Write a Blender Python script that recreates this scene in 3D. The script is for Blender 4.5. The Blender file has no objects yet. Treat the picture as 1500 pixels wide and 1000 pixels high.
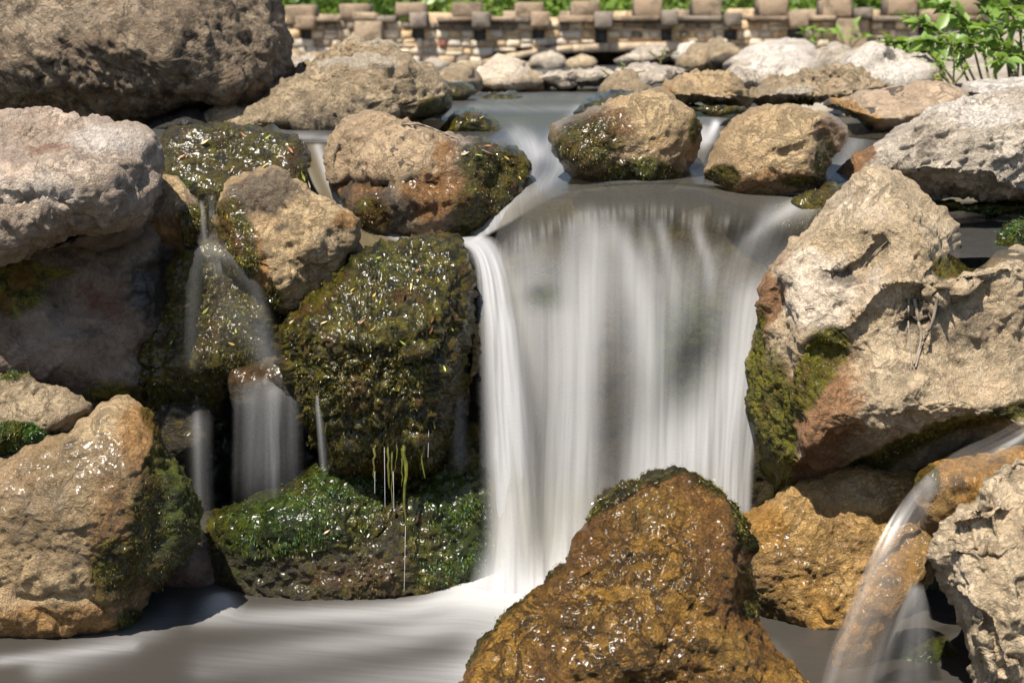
import bpy, math, random
import numpy as np
from mathutils import Vector, Matrix

# ------------------------------------------------------------------ camera, world, sun, exposure
scene = bpy.context.scene
COL = scene.collection
ZC = 0.93                      # camera height over the lower pool
PITCH = math.radians(9.65)
FPX = 2500.0                   # focal length in photo pixels (60 mm on 36 mm)
cam_data = bpy.data.cameras.new("camera")
cam_data.sensor_width = 36.0
cam_data.lens = 60.0
cam_data.clip_start = 0.05
cam_data.clip_end = 2000.0
cam_data.dof.use_dof = True
cam_data.dof.focus_distance = 2.85
cam_data.dof.aperture_fstop = 7.5
cam = bpy.data.objects.new("camera", cam_data)
cam.location = (0, 0, ZC)
cam.rotation_euler = (math.radians(90) - PITCH, 0, 0)
COL.objects.link(cam)
scene.camera = cam

SUN_DIR = Vector((-0.23, -0.45, 0.86)).normalized()      # towards the sun
sun_el = math.asin(SUN_DIR.z)
sun_az = math.atan2(SUN_DIR.x, SUN_DIR.y)
world = bpy.data.worlds.new("World")
scene.world = world
world.use_nodes = True
wn = world.node_tree
wn.nodes.clear()
sky = wn.nodes.new("ShaderNodeTexSky")
sky.sky_type = 'NISHITA'
sky.sun_disc = False
sky.sun_elevation = sun_el
sky.sun_rotation = sun_az
bg = wn.nodes.new("ShaderNodeBackground")
bg.inputs['Strength'].default_value = 0.085
wo = wn.nodes.new("ShaderNodeOutputWorld")
wn.links.new(sky.outputs[0], bg.inputs[0])
wn.links.new(bg.outputs[0], wo.inputs[0])
sl = bpy.data.lights.new("sun", 'SUN')
sl.energy = 5.0
sl.angle = math.radians(0.53)
sl.color = (1.0, 0.93, 0.82)
so = bpy.data.objects.new("sun", sl)
so.location = (-6, -2, 10)
so.rotation_euler = SUN_DIR.to_track_quat('Z', 'Y').to_euler()
COL.objects.link(so)
scene.view_settings.view_transform = 'Standard'
scene.view_settings.look = 'None'
scene.view_settings.gamma = 1.0
scene.view_settings.use_curve_mapping = False
scene.view_settings.exposure = 1.2
scene.cycles.transparent_max_bounces = 24
scene.cycles.max_bounces = 8
scene.cycles.use_denoising = True

# ------------------------------------------------------------------ pixel <-> world
CP, SP = math.cos(PITCH), math.sin(PITCH)
def P(px, py, Y):
    """world points at forward distance Y seen at photo pixel (px, py); works on arrays"""
    a = (np.asarray(px, float) - 750.0) / FPX
    b = -(np.asarray(py, float) - 500.0) / FPX
    fy = CP + b * SP
    fz = -SP + b * CP
    k = np.asarray(Y, float) / fy
    return np.stack([a * k, fy * k, ZC + fz * k], -1)
def Q(p):
    """photo pixel of world points"""
    p = np.asarray(p, float)
    d = p - np.array([0, 0, ZC])
    f = d[..., 1] * CP - d[..., 2] * SP
    u = d[..., 1] * SP + d[..., 2] * CP
    return 750 + FPX * d[..., 0] / f, 500 - FPX * u / f

# ------------------------------------------------------------------ noise (numpy)
_G = np.array([[1,1,0],[-1,1,0],[1,-1,0],[-1,-1,0],[1,0,1],[-1,0,1],[1,0,-1],[-1,0,-1],
               [0,1,1],[0,-1,1],[0,1,-1],[0,-1,-1],[1,1,0],[-1,1,0],[0,-1,1],[0,-1,-1]], np.float32)
def _hash(ix, iy, iz, seed):
    h = (ix.astype(np.uint32) * np.uint32(374761393)) ^ (iy.astype(np.uint32) * np.uint32(668265263)) ^ (iz.astype(np.uint32) * np.uint32(2246822519)) ^ np.uint32((seed * 974711 + 12345) & 0xffffffff)
    h = (h ^ (h >> np.uint32(13))) * np.uint32(1274126177)
    h = (h ^ (h >> np.uint32(16))) * np.uint32(2654435761)
    return h ^ (h >> np.uint32(15))
def gn(p, seed=0):
    """gradient noise about -1..1"""
    p = p.astype(np.float32)
    i = np.floor(p); f = p - i; i = i.astype(np.int64)
    w = f * f * f * (f * (f * 6 - 15) + 10)
    out = np.zeros(len(p), np.float32)
    for dx in (0, 1):
        wx = w[:, 0] if dx else 1 - w[:, 0]
        for dy in (0, 1):
            wy = w[:, 1] if dy else 1 - w[:, 1]
            for dz in (0, 1):
                wz = w[:, 2] if dz else 1 - w[:, 2]
                g = _G[_hash(i[:, 0] + dx, i[:, 1] + dy, i[:, 2] + dz, seed) & np.uint32(15)]
                out += wx * wy * wz * (g[:, 0] * (f[:, 0] - dx) + g[:, 1] * (f[:, 1] - dy) + g[:, 2] * (f[:, 2] - dz))
    return out
def fbm(p, octv=4, seed=0, rough=0.5):
    a, s, out = 1.0, 1.0, 0
    for o in range(octv):
        out = out + a * gn(p * s, seed + o * 17)
        a *= rough; s *= 2.03
    return out
def ridged(p, octv=3, seed=0):
    a, s, out = 1.0, 1.0, 0
    for o in range(octv):
        out = out + a * (0.45 - np.abs(gn(p * s, seed + o * 13)))
        a *= 0.5; s *= 2.1
    return out
def billow(p, octv=2, seed=0):
    a, s, out = 1.0, 1.0, 0
    for o in range(octv):
        out = out + a * np.abs(gn(p * s, seed + o * 7))
        a *= 0.5; s *= 2.1
    return out
def chips(p, seed=0, sharp=15.0):
    """voronoi cells, each a tilted flat chip blended with its neighbours: (displacement, edge closeness 0..1)"""
    p = p.astype(np.float32)
    i = np.floor(p).astype(np.int64)
    best = np.full(len(p), 9.0, np.float32); second = best.copy()
    val = np.zeros(len(p), np.float32); ws = val.copy()
    for dx in (-1, 0, 1):
        for dy in (-1, 0, 1):
            for dz in (-1, 0, 1):
                cx, cy, cz = i[:, 0] + dx, i[:, 1] + dy, i[:, 2] + dz
                h = _hash(cx, cy, cz, seed)
                h2 = _hash(cx, cy, cz, seed + 91)
                ox = cx + (h & np.uint32(255)) / np.float32(255.0); oy = cy + ((h >> np.uint32(8)) & np.uint32(255)) / np.float32(255.0); oz = cz + ((h >> np.uint32(16)) & np.uint32(255)) / np.float32(255.0)
                d0 = p[:, 0] - ox; d1 = p[:, 1] - oy; d2 = p[:, 2] - oz
                d = np.sqrt(d0 * d0 + d1 * d1 + d2 * d2).astype(np.float32)
                t = ((h2 & np.uint32(255)) / 127.5 - 1) * d0 + (((h2 >> np.uint32(8)) & np.uint32(255)) / 127.5 - 1) * d1 + (((h2 >> np.uint32(16)) & np.uint32(255)) / 127.5 - 1) * d2
                t = t + ((h2 >> np.uint32(24)) & np.uint32(255)) / 512.0
                w = np.exp(-sharp * d)
                val += (w * t).astype(np.float32); ws += w
                closer = d < best
                second = np.where(closer, best, np.minimum(second, d))
                best = np.where(closer, d, best)
    e = np.clip(1 - (second - best) / 0.10, 0, 1)
    return val / (ws + 1e-9), e * e
def sstep(a, b, x):
    t = np.clip((x - a) / (b - a), 0, 1)
    return t * t * (3 - 2 * t)

# ------------------------------------------------------------------ mesh helpers
def mesh_from(name, verts, faces, mat=None, smooth=True, uv=None, attrs=None):
    me = bpy.data.meshes.new(name)
    verts = np.asarray(verts, np.float32)
    faces = [np.asarray(f, np.int32) for f in (faces if isinstance(faces, list) else [faces])]
    faces = [f for f in faces if len(f)]
    nloop = sum(f.size for f in faces); nf = sum(len(f) for f in faces)
    me.vertices.add(len(verts)); me.vertices.foreach_set("co", verts.ravel())
    me.loops.add(nloop); me.loops.foreach_set("vertex_index", np.concatenate([f.ravel() for f in faces]))
    me.polygons.add(nf)
    tot = np.concatenate([np.full(len(f), f.shape[1], np.int32) for f in faces])
    me.polygons.foreach_set("loop_start", np.concatenate([[0], np.cumsum(tot)[:-1]]).astype(np.int32))
    if smooth:
        me.polygons.foreach_set("use_smooth", np.ones(nf, bool))
    if uv is not None:
        l = me.uv_layers.new(name="UVMap")
        idx = np.concatenate([f.ravel() for f in faces])
        l.data.foreach_set("uv", np.asarray(uv, np.float32)[idx].ravel())
    for k, v in (attrs or {}).items():
        if v.ndim == 2:
            a = me.attributes.new(k, 'FLOAT_COLOR', 'POINT'); a.data.foreach_set("color", v.astype(np.float32).ravel())
        else:
            a = me.attributes.new(k, 'FLOAT', 'POINT'); a.data.foreach_set("value", v.astype(np.float32).ravel())
    me.update(calc_edges=True); me.validate()
    if mat: me.materials.append(mat)
    return me
def link(name, me, parent=None, loc=None, label=None, cat=None, group=None, kind=None):
    o = bpy.data.objects.new(name, me); COL.objects.link(o)
    if loc is not None: o.location = loc
    if parent: o.parent = parent
    return tag(o, label, cat, group, kind)
def tag(o, label=None, cat=None, group=None, kind=None):
    if label: o['label'] = label
    if cat: o['category'] = cat
    if group: o['group'] = group
    if kind: o['kind'] = kind
    return o
def vnormals(v, quads):
    n = np.zeros_like(v)
    a, b, c, d = (v[quads[:, k]] for k in range(4))
    fn = np.cross(c - a, d - b)
    for k in range(4):
        for ax in range(3):
            n[:, ax] += np.bincount(quads[:, k], fn[:, ax], len(v))
    return n / (np.linalg.norm(n, axis=1, keepdims=True) + 1e-12)
def catmull(pts, n, closed=False):
    pts = np.asarray(pts, float); m = len(pts)
    out = []
    segs = m if closed else m - 1
    t = np.linspace(0, segs, n, endpoint=not closed)
    i = np.minimum(np.floor(t).astype(int), segs - 1); f = (t - i)[:, None]
    if closed:
        g = lambda k: pts[k % m]
    else:
        ext = np.vstack([2 * pts[0] - pts[1], pts, 2 * pts[-1] - pts[-2]])
        g = lambda k: ext[np.clip(k + 1, 0, m + 1)]
    p0, p1, p2, p3 = g(i - 1), g(i), g(i + 1), g(i + 2)
    return 0.5 * (2 * p1 + (p2 - p0) * f + (2 * p0 - 5 * p1 + 4 * p2 - p3) * f ** 2 + (3 * p1 - p0 - 3 * p2 + p3) * f ** 3)
def dist_poly(x, y, line):
    """distance of pixels to a polyline, and position along it 0..1"""
    best = np.full(x.shape, 1e9); along = np.zeros(x.shape)
    L = np.asarray(line, float)
    for k in range(len(L) - 1):
        ax, ay = L[k, :2]; bx, by = L[k + 1, :2]
        dx, dy = bx - ax, by - ay
        t = np.clip(((x - ax) * dx + (y - ay) * dy) / (dx * dx + dy * dy + 1e-9), 0, 1)
        d = np.hypot(x - ax - t * dx, y - ay - t * dy)
        along = np.where(d < best, (k + t) / (len(L) - 1), along); best = np.minimum(best, d)
    return best, along

# ------------------------------------------------------------------ node helper
class NT:
    def __init__(s, name):
        s.mat = bpy.data.materials.new(name); s.mat.use_nodes = True
        s.t = s.mat.node_tree; s.t.nodes.clear()
    def n(s, typ, ins=None, **props):
        nd = s.t.nodes.new("ShaderNode" + typ)
        for k, v in props.items(): setattr(nd, k, v)
        for k, v in (ins or {}).items(): s.put(nd.inputs[k], v)
        return nd
    def put(s, sock, v):
        if hasattr(v, 'is_output') or isinstance(v, bpy.types.NodeSocket): s.t.links.new(v, sock)
        elif isinstance(v, bpy.types.Node): s.t.links.new(v.outputs[0], sock)
        elif isinstance(v, (tuple, list)) and len(v) == 3 and sock.type == 'RGBA': sock.default_value = (*v, 1)
        else: sock.default_value = v
    def math(s, op, a, b=0.0, clamp=False):
        return s.n('Math', {0: a, 1: b}, operation=op, use_clamp=clamp).outputs[0]
    def mix(s, f, a, b, mode='MIX'):
        m = s.n('Mix', data_type='RGBA', blend_type=mode)
        s.put(m.inputs[0], f); s.put(m.inputs[6], a); s.put(m.inputs[7], b)
        return m.outputs[2]
    def fmix(s, f, a, b):
        m = s.n('Mix', data_type='FLOAT'); s.put(m.inputs[0], f); s.put(m.inputs[2], a); s.put(m.inputs[3], b)
        return m.outputs[0]
    def step(s, x, lo, hi, a=0.0, b=1.0):
        return s.n('MapRange', {0: x, 1: lo, 2: hi, 3: a, 4: b}, interpolation_type='SMOOTHSTEP').outputs[0]
    def noise(s, vec, scale, detail=4, rough=0.55, dist=0.0, col=False):
        nd = s.n('TexNoise', {'Vector': vec, 'Scale': scale, 'Detail': detail, 'Roughness': rough, 'Distortion': dist})
        return nd.outputs[1 if col else 0]
    def attr(s, name): return s.n('Attribute', attribute_name=name)
    def out(s, surf): 
        o = s.n('OutputMaterial'); s.put(o.inputs[0], surf); return s.mat

# ------------------------------------------------------------------ rock material
def rock_mat(name, base, base2, dark=(.05, .042, .034), ochre=(.25, .105, .022), pale=(.52, .45, .38),
             moss=((.035, .033, .006), (.16, .14, .016), (.13, .065, .014)), spots=.0, contrast=1.0, bump=1.0, rough=.86, streak=None, off=0.0, coat=.9):
    s = NT(name)
    tc = s.n('TexCoord').outputs['Object']
    mp = s.n('Mapping', {'Vector': tc, 'Location': (off, off * .7, -off)}).outputs[0]
    m1 = s.attr('mask'); sc = s.n('SeparateColor', {0: m1.outputs[0]})
    moss_a, wet_a, och_a = sc.outputs[0], sc.outputs[1], sc.outputs[2]
    m2 = s.attr('mask2'); sc2 = s.n('SeparateColor', {0: m2.outputs[0]})
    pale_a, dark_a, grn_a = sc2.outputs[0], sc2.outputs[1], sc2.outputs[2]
    n1 = s.noise(mp, 7, 6, .62, .4); n2 = s.noise(mp, 32, 7, .68, .3); n3 = s.noise(mp, 130, 5, .7)
    n4 = s.noise(mp, 420, 3, .7)
    c = s.mix(s.step(n1, .38, .62), base, base2)
    if streak:
        mps = s.n('Mapping', {'Vector': mp, 'Rotation': streak[0], 'Scale': (1, .16, 1)}).outputs[0]
        ns = s.noise(mps, 26, 6, .65, .2)
        c = s.mix(s.math('MULTIPLY', s.step(ns, .46, .62), streak[1]), c, dark)
    c = s.mix(s.math('MULTIPLY', s.step(n2, .52, .72), .45 * contrast), c, dark)
    c = s.mix(s.math('MULTIPLY', s.step(n2, .46, .3), .35 * contrast), c, pale)
    # broad weathering: dark crust and a greyer pink tone in uneven patches
    nw = s.noise(mp, 9.5, 9, .7, .8)
    c = s.mix(s.math('MULTIPLY', s.step(nw, .52, .68), .62 * contrast), c, s.mix(.35, dark, base2))
    c = s.mix(s.math('MULTIPLY', s.step(nw, .47, .36), .5), c, s.mix(1.0, c, (1.12, 1.04, 1.02), 'MULTIPLY'))
    # thin cracks and creases
    nr = s.noise(mp, 13, 9, .66, .9); nr2 = s.noise(mp, 41, 6, .65, .7)
    cr = s.step(s.math('ABSOLUTE', s.math('SUBTRACT', nr, .5)), 0, .035)
    cr2 = s.step(s.math('ABSOLUTE', s.math('SUBTRACT', nr2, .5)), 0, .06)
    gate = s.step(n1, .44, .58)
    cr = s.math('MAXIMUM', cr, gate)
    c = s.mix(s.math('MULTIPLY', s.math('SUBTRACT', 1.0, cr), .34), c, s.mix(1.0, c, (.3, .28, .26), 'MULTIPLY'))
    # masks with noise-broken edges
    nbr = s.noise(mp, 11, 8, .72, .6)
    def broken(a, w=.8, nn=None): return s.step(s.math('ADD', a, s.math('MULTIPLY', s.math('SUBTRACT', s.fmix(.4, nbr, nn or n2), .5), w * 2.4)), .3, .72)
    c = s.mix(s.math('MULTIPLY', broken(pale_a), .8), c, s.mix(s.step(n3, .35, .65), pale, tuple(x * .78 for x in pale)))
    c = s.mix(s.math('MULTIPLY', broken(och_a), .85), c, s.mix(s.step(n3, .35, .65), ochre, tuple(x * .5 for x in ochre)))
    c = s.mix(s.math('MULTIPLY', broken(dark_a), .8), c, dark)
    # grain
    c = s.mix(s.math('MULTIPLY', s.step(n3, .53, .7), .42 * contrast), c, s.mix(1.0, c, (.36, .34, .32), 'MULTIPLY'))
    c = s.mix(s.math('MULTIPLY', s.step(n4, .52, .66), .42), c, s.mix(1.0, c, (.45, .43, .4), 'MULTIPLY'))
    c = s.mix(s.math('MULTIPLY', s.step(n4, .45, .33), .5), c, s.mix(1.0, c, (1.45, 1.42, 1.4), 'MULTIPLY'))
    if spots > 0:
        nsp = s.noise(mp, 24, 3, .6, .5)
        c = s.mix(s.math('MULTIPLY', s.step(nsp, .7 - spots * .12, .73 - spots * .12), .8), c, (.03, .028, .026))
    # moss / algae
    nm = s.noise(mp, 45, 6, .7, .5); nm2 = s.noise(mp, 16, 4, .6); nm3 = s.noise(mp, 190, 4, .7)
    mc = s.mix(s.step(nm, .4, .62), moss[0], moss[1])
    mc = s.mix(s.step(nm2, .5, .68), mc, moss[2])
    mc = s.mix(s.math('MULTIPLY', grn_a, .85), mc, s.mix(s.step(nm, .38, .62), (.016, .035, .006), (.05, .11, .012)))
    mc = s.mix(s.math('MULTIPLY', s.step(nm3, .5, .66), .6), mc, s.mix(1.0, mc, (.3, .3, .28), 'MULTIPLY'))
    mc = s.mix(s.math('MULTIPLY', s.step(nm3, .44, .3), .5), mc, s.mix(1.0, mc, (1.9, 1.8, 1.3), 'MULTIPLY'))
    mf = broken(moss_a, .5, nm)
    c = s.mix(s.math('MULTIPLY', mf, .94), c, mc)
    wet = s.math('MAXIMUM', broken(wet_a, .3), s.math('MULTIPLY', mf, s.math('ADD', wet_a, .12)), clamp=True)
    c = s.mix(s.math('MULTIPLY', wet, .7), c, s.mix(1.0, c, (.52, .5, .46), 'MULTIPLY'))
    # relief
    h = s.math('ADD', s.math('MULTIPLY', n3, .9), s.math('MULTIPLY', n4, .35))
    h = s.math('ADD', h, s.math('MULTIPLY', n2, 1.1)); h = s.math('ADD', h, s.math('ADD', s.math('MULTIPLY', cr, .35), s.math('MULTIPLY', cr2, .2)))
    h = s.math('ADD', h, s.math('MULTIPLY', s.math('MULTIPLY', nm3, mf), 1.6))
    b = s.n('Bump', {'Strength': .95 * bump, 'Distance': .009, 'Height': h})
    # a rippled film of water for the coat
    wv = s.n('TexVoronoi', {'Vector': s.n('Mapping', {'Vector': mp, 'Scale': (1, 1, .6)}).outputs[0], 'Scale': 95.0}, feature='SMOOTH_F1')
    h2 = s.math('ADD', s.math('MULTIPLY', wv.outputs[0], .5), s.math('MULTIPLY', s.noise(mp, 75, 1.5, .5, .4), 1.0))
    b2 = s.n('Bump', {'Strength': s.fmix(mf, .5, .75), 'Distance': .007, 'Height': h2})
    bs = s.n('BsdfPrincipled', {'Base Color': c, 'Roughness': s.fmix(wet, rough, .42), 'Normal': b.outputs[0],
             'Coat Weight': s.math('MULTIPLY', s.math('MULTIPLY', wet, coat), s.math('MAXIMUM', s.step(nbr, .36, .6, .3, 1.0), mf)), 'Coat Roughness': .25, 'Coat IOR': 1.33, 'Coat Normal': b2.outputs[0]})
    s.put(bs.inputs['Specular IOR Level'], s.fmix(mf, .3, .12))
    return s.out(bs.outputs[0])

# ------------------------------------------------------------------ rock builder
ROCKS = {}
STEP = 2.5
def blob_field(x, y, blobs):
    m = np.zeros(x.shape)
    for b in blobs or ():
        if isinstance(b[0], (list, tuple)):      # stroke: (polyline, width, strength)
            d, _ = dist_poly(x, y, b[0]); m = np.maximum(m, b[2] * np.exp(-(d / b[1]) ** 2))
        else:
            cx, cy, rx, ry = b[:4]; st = b[4] if len(b) > 4 else 1.0
            m = np.maximum(m, st * np.exp(-(((x - cx) / rx) ** 2 + ((y - cy) / ry) ** 2) ** 1.5))
    return m
def rock(name, label, pts, Y, T, mat, cat='boulder', planes=(), bumps=(), creases=(), back=None, dome=3.0, k=.025,
         amp=(.012, .010, .006, .0022, .0), per=(.22, .11, .05, .016), seed=0, moss=None, wet=None, ochre=None, pale=None,
         dark=None, green=None, mossamp=1.0, step=None, center=None, group=None, allmoss=0, allwet=0, slant=None):
    pts = np.asarray(pts, float)
    c = np.asarray(center, float) if center else (pts.max(0) + pts.min(0)) / 2
    dens = catmull(pts, len(pts) * 12, True)
    ang = np.unwrap(np.arctan2(dens[:, 1] - c[1], dens[:, 0] - c[0]))
    if ang[-1] < ang[0]: ang = ang[::-1]; dens = dens[::-1]
    rad = np.hypot(dens[:, 0] - c[0], dens[:, 1] - c[1])
    a0 = np.concatenate([ang - 2 * math.pi, ang, ang + 2 * math.pi]); r0 = np.tile(rad, 3)
    o = np.argsort(a0); a0, r0 = a0[o], r0[o]
    s = step or STEP
    per_px = np.hypot(*(np.diff(np.vstack([dens, dens[:1]]), axis=0).T)).sum()
    N = int(np.clip(per_px / 4 / s, 12, 230))
    g = np.linspace(-1, 1, N)
    A, B = np.meshgrid(g, g)
    r = np.maximum(np.abs(A), np.abs(B)); 
    with np.errstate(divide='ignore', invalid='ignore'):
        phi = np.where(np.abs(A) >= np.abs(B), np.where(A >= 0, 0, math.pi) + (math.pi / 4) * np.where(A != 0, B / A, 0),
                       np.where(B >= 0, math.pi / 2, -math.pi / 2) - (math.pi / 4) * np.where(B != 0, A / B, 0))
    R = np.interp(phi, a0, r0)
    x = c[0] + r * R * np.cos(phi); y = c[1] + r * R * np.sin(phi)
    mpp = Y / FPX
    u = (x - c[0]) * mpp; v = -(y - c[1]) * mpp
    rr = np.clip(r, 0, 1)
    D = -T * np.sqrt(np.clip(1 - rr ** dome, 0, 1))
    for (qx, qy, dep, gx, gy) in planes:
        Dp = -dep + gx * (u - (qx - c[0]) * mpp) + gy * (v + (qy - c[1]) * mpp)
        hh = np.clip(.5 + .5 * (D - Dp) / k, 0, 1)
        D = Dp * (1 - hh) + D * hh + k * hh * (1 - hh)
    D = np.minimum(D, T * 1.2 + .25)
    for b in bumps:
        D = D - b[4] * np.exp(-(((x - b[0]) / b[2]) ** 2 + ((y - b[1]) / b[3]) ** 2))
    for (line, w, dep) in creases:
        d, al = dist_poly(x, y, line)
        D = D + dep * np.exp(-(d / w) ** 2) * np.sin(np.clip(al, .03, .97) * math.pi) ** .5
    idx = np.arange(N * N).reshape(N, N)
    ring = np.concatenate([idx[0, :-1], idx[:-1, -1], idx[-1, :0:-1], idx[:0:-1, 0]])
    V = [P(x.ravel(), y.ravel(), (Y + D).ravel())]
    q = np.stack([idx[:-1, :-1], idx[:-1, 1:], idx[1:, 1:], idx[1:, :-1]], -1).reshape(-1, 4)
    quads = [q]
    Dr = D.ravel()[ring]; Tb = back if back else T * 1.1
    xr, yr = x.ravel()[ring], y.ravel()[ring]
    prev = ring; nv = N * N; X2 = [x.ravel()]; Y2 = [y.ravel()]
    nb = 9
    for j in range(1, nb):
        f = 1 - j / nb
        bx = c[0] + (xr - c[0]) * f; by = c[1] + (yr - c[1]) * f
        bd = Dr * f + (Tb + max(0, Dr.mean())) * math.sqrt(1 - f ** 2.5)
        V.append(P(bx, by, Y + bd)); X2.append(bx); Y2.append(by)
        cur = nv + np.arange(len(ring)); nv += len(ring)
        quads.append(np.stack([prev, cur, np.roll(cur, -1), np.roll(prev, -1)], -1)); prev = cur
    V = np.vstack(V); quads = np.vstack(quads)
    X2 = np.concatenate(X2); Y2 = np.concatenate(Y2)
    # close the small hole at the back with a fan
    V = np.vstack([V, V[prev].mean(0)]); X2 = np.append(X2, c[0]); Y2 = np.append(Y2, c[1])
    tris = np.stack([prev, np.full(len(prev), len(V) - 1), np.roll(prev, -1)], -1)
    so_ = np.array([seed * 3.17, seed * 1.91, seed * 2.63])
    nrm = vnormals(V, quads)
    if (nrm[N * N // 2, 1]) > 0: quads = quads[:, ::-1]; tris = tris[:, ::-1]; nrm = -nrm
    pn = V + so_
    if slant is not None:     # stretch the relief along a direction (bedding, striations)
        d = np.asarray(slant[0], float); d /= np.linalg.norm(d)
        pn = pn - np.outer(pn @ d, d) * (1 - 1 / slant[1])
    wob = np.stack([gn(pn / .07, seed + 3), gn(pn / .07, seed + 4), gn(pn / .07, seed + 5)], 1) * .03
    big = amp[0] * fbm(pn / per[0], 3, seed)
    ch, ed = chips((pn + wob) / per[1], seed + 5)
    big = big + amp[1] * (ch * 1.3 - .06 * ed)
    V = V + nrm * big[:, None]
    nrm = vnormals(V, quads)
    mm = blob_field(X2, Y2, moss) * 1.15 + allmoss
    nz = fbm(pn / .045, 3, seed + 40)
    mcl = sstep(.3, .7, mm + nz * .35)
    fine = amp[2] * ridged((pn + wob * .6) / per[2], 3, seed + 21) + amp[3] * fbm(pn / per[3], 3, seed + 31, .6)
    if amp[1] > 0:
        ch2, ed2 = chips((pn + wob * .4) / (per[1] * .34), seed + 9)
        fine = fine + amp[1] * .42 * (ch2 * 1.3 - .10 * ed2)
        ch3, ed3 = chips((pn + wob * .25) / (per[1] * .14), seed + 19, 19.0)
        patch = sstep(-.25, .35, gn(pn / .09, seed + 23))
        fine = fine + amp[1] * .20 * patch * (ch3 * 1.3 - .15 * ed3)
    if amp[4] > 0:
        pt = gn(pn / .013, seed + 50) + .6 * gn(pn / .03, seed + 51)
        fine = fine - amp[4] * sstep(.15, .55, pt)
    mo = .010 * billow(pn / .028, 3, seed + 60) + .005 * billow(pn / .009, 2, seed + 61)
    fine = fine * (1 - .6 * mcl) + mcl * mossamp * mo
    V = V + nrm * fine[:, None]
    cl = lambda a: np.clip(a, 0, 1)
    mask = np.stack([cl(mm), cl(blob_field(X2, Y2, wet) + allwet), cl(blob_field(X2, Y2, ochre)), np.ones(len(V))], 1)
    mask2 = np.stack([cl(blob_field(X2, Y2, pale)), cl(blob_field(X2, Y2, dark)), cl(blob_field(X2, Y2, green)), np.ones(len(V))], 1)
    base = np.array([V[:, 0].mean(), V[:, 1].mean(), V[:, 2].min()])
    me = mesh_from(name, V - base, [quads, tris], mat, attrs={'mask': mask, 'mask2': mask2})
    ob = link(name, me, loc=base, label=label, cat=cat, group=group)
    ROCKS[label] = (ob, V, nrm, mask, N)
    return ob
# ------------------------------------------------------------------ ground
def ground_mat():
    s = NT('gravel_and_grass')
    tc = s.n('TexCoord').outputs['Object']
    n1 = s.noise(tc, 3, 5); n2 = s.noise(tc, 30, 6, .7); n3 = s.noise(tc, 120, 4, .7)
    c = s.mix(s.step(n1, .4, .6), (.30, .26, .20), (.22, .18, .13))
    c = s.mix(s.math('MULTIPLY', s.step(n2, .5, .7), .7), c, (.08, .065, .045))
    c = s.mix(s.math('MULTIPLY', s.step(n3, .5, .7), .5), c, (.4, .36, .3))
    pos = s.n('SeparateXYZ', {0: tc})
    g = s.step(pos.outputs[1], 13.5, 15.0)
    c = s.mix(g, c, s.mix(s.step(n2, .4, .6), (.05, .09, .015), (.10, .13, .03)))
    lo = s.step(pos.outputs[2], .55, .72)          # the bed of the stream is dark with algae
    c = s.mix(lo, s.mix(s.step(n2, .42, .6), (.03, .026, .016), (.055, .05, .02)), c)
    b = s.n('Bump', {'Strength': .8, 'Distance': .02, 'Height': s.math('ADD', n2, s.math('MULTIPLY', n3, .4))})
    return s.out(s.n('BsdfPrincipled', {'Base Color': c, 'Roughness': .85, 'Normal': b.outputs[0]}).outputs[0])
gx = np.unique(np.concatenate([np.linspace(-400, -12, 14), np.linspace(-12, -2.2, 20), np.linspace(-2.2, 2.2, 111), np.linspace(2.2, 12, 20), np.linspace(12, 400, 14)]))
gy = np.unique(np.concatenate([np.linspace(-60, .8, 12), np.linspace(.8, 5, 106), np.linspace(5, 15, 70), np.linspace(15, 40, 20), np.linspace(40, 900, 20)]))
GX, GY = np.meshgrid(gx, gy)
def ground_z(X, Y):
    start = np.where(X > .7, 2.8, 3.4)
    z = -.25 + .83 * sstep(start, start + .22, Y) + .12 * sstep(3.6, 5, Y) + .05 * sstep(5, 9, Y)
    z = z - .10 * sstep(.75, .85, X) * sstep(2.9, 3.0, Y) * (1 - sstep(3.6, 3.9, Y))
    cx = .15 + (Y - 4) * .03
    z = z + .13 * sstep(.75, 1.15, np.abs(X - cx)) * sstep(4.0, 5.0, Y)
    z = z + .9 * sstep(13.5, 40, Y) + .25 * sstep(1.5, 4, np.abs(X)) * sstep(2, 5, Y)
    return z
pp = np.stack([GX.ravel(), GY.ravel(), np.zeros(GX.size)], 1)
GZ = ground_z(GX, GY) + (fbm(pp / .35, 3, 900) * .03 * np.minimum(1, 12 / (1 + np.abs(GX.ravel())))).reshape(GX.shape)
idx = np.arange(GX.size).reshape(GX.shape)
gq = np.stack([idx[:-1, :-1], idx[:-1, 1:], idx[1:, 1:], idx[1:, :-1]], -1).reshape(-1, 4)
link('ground', mesh_from('ground', np.stack([GX.ravel(), GY.ravel(), GZ.ravel()], 1), gq, ground_mat()), kind='structure')

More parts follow.
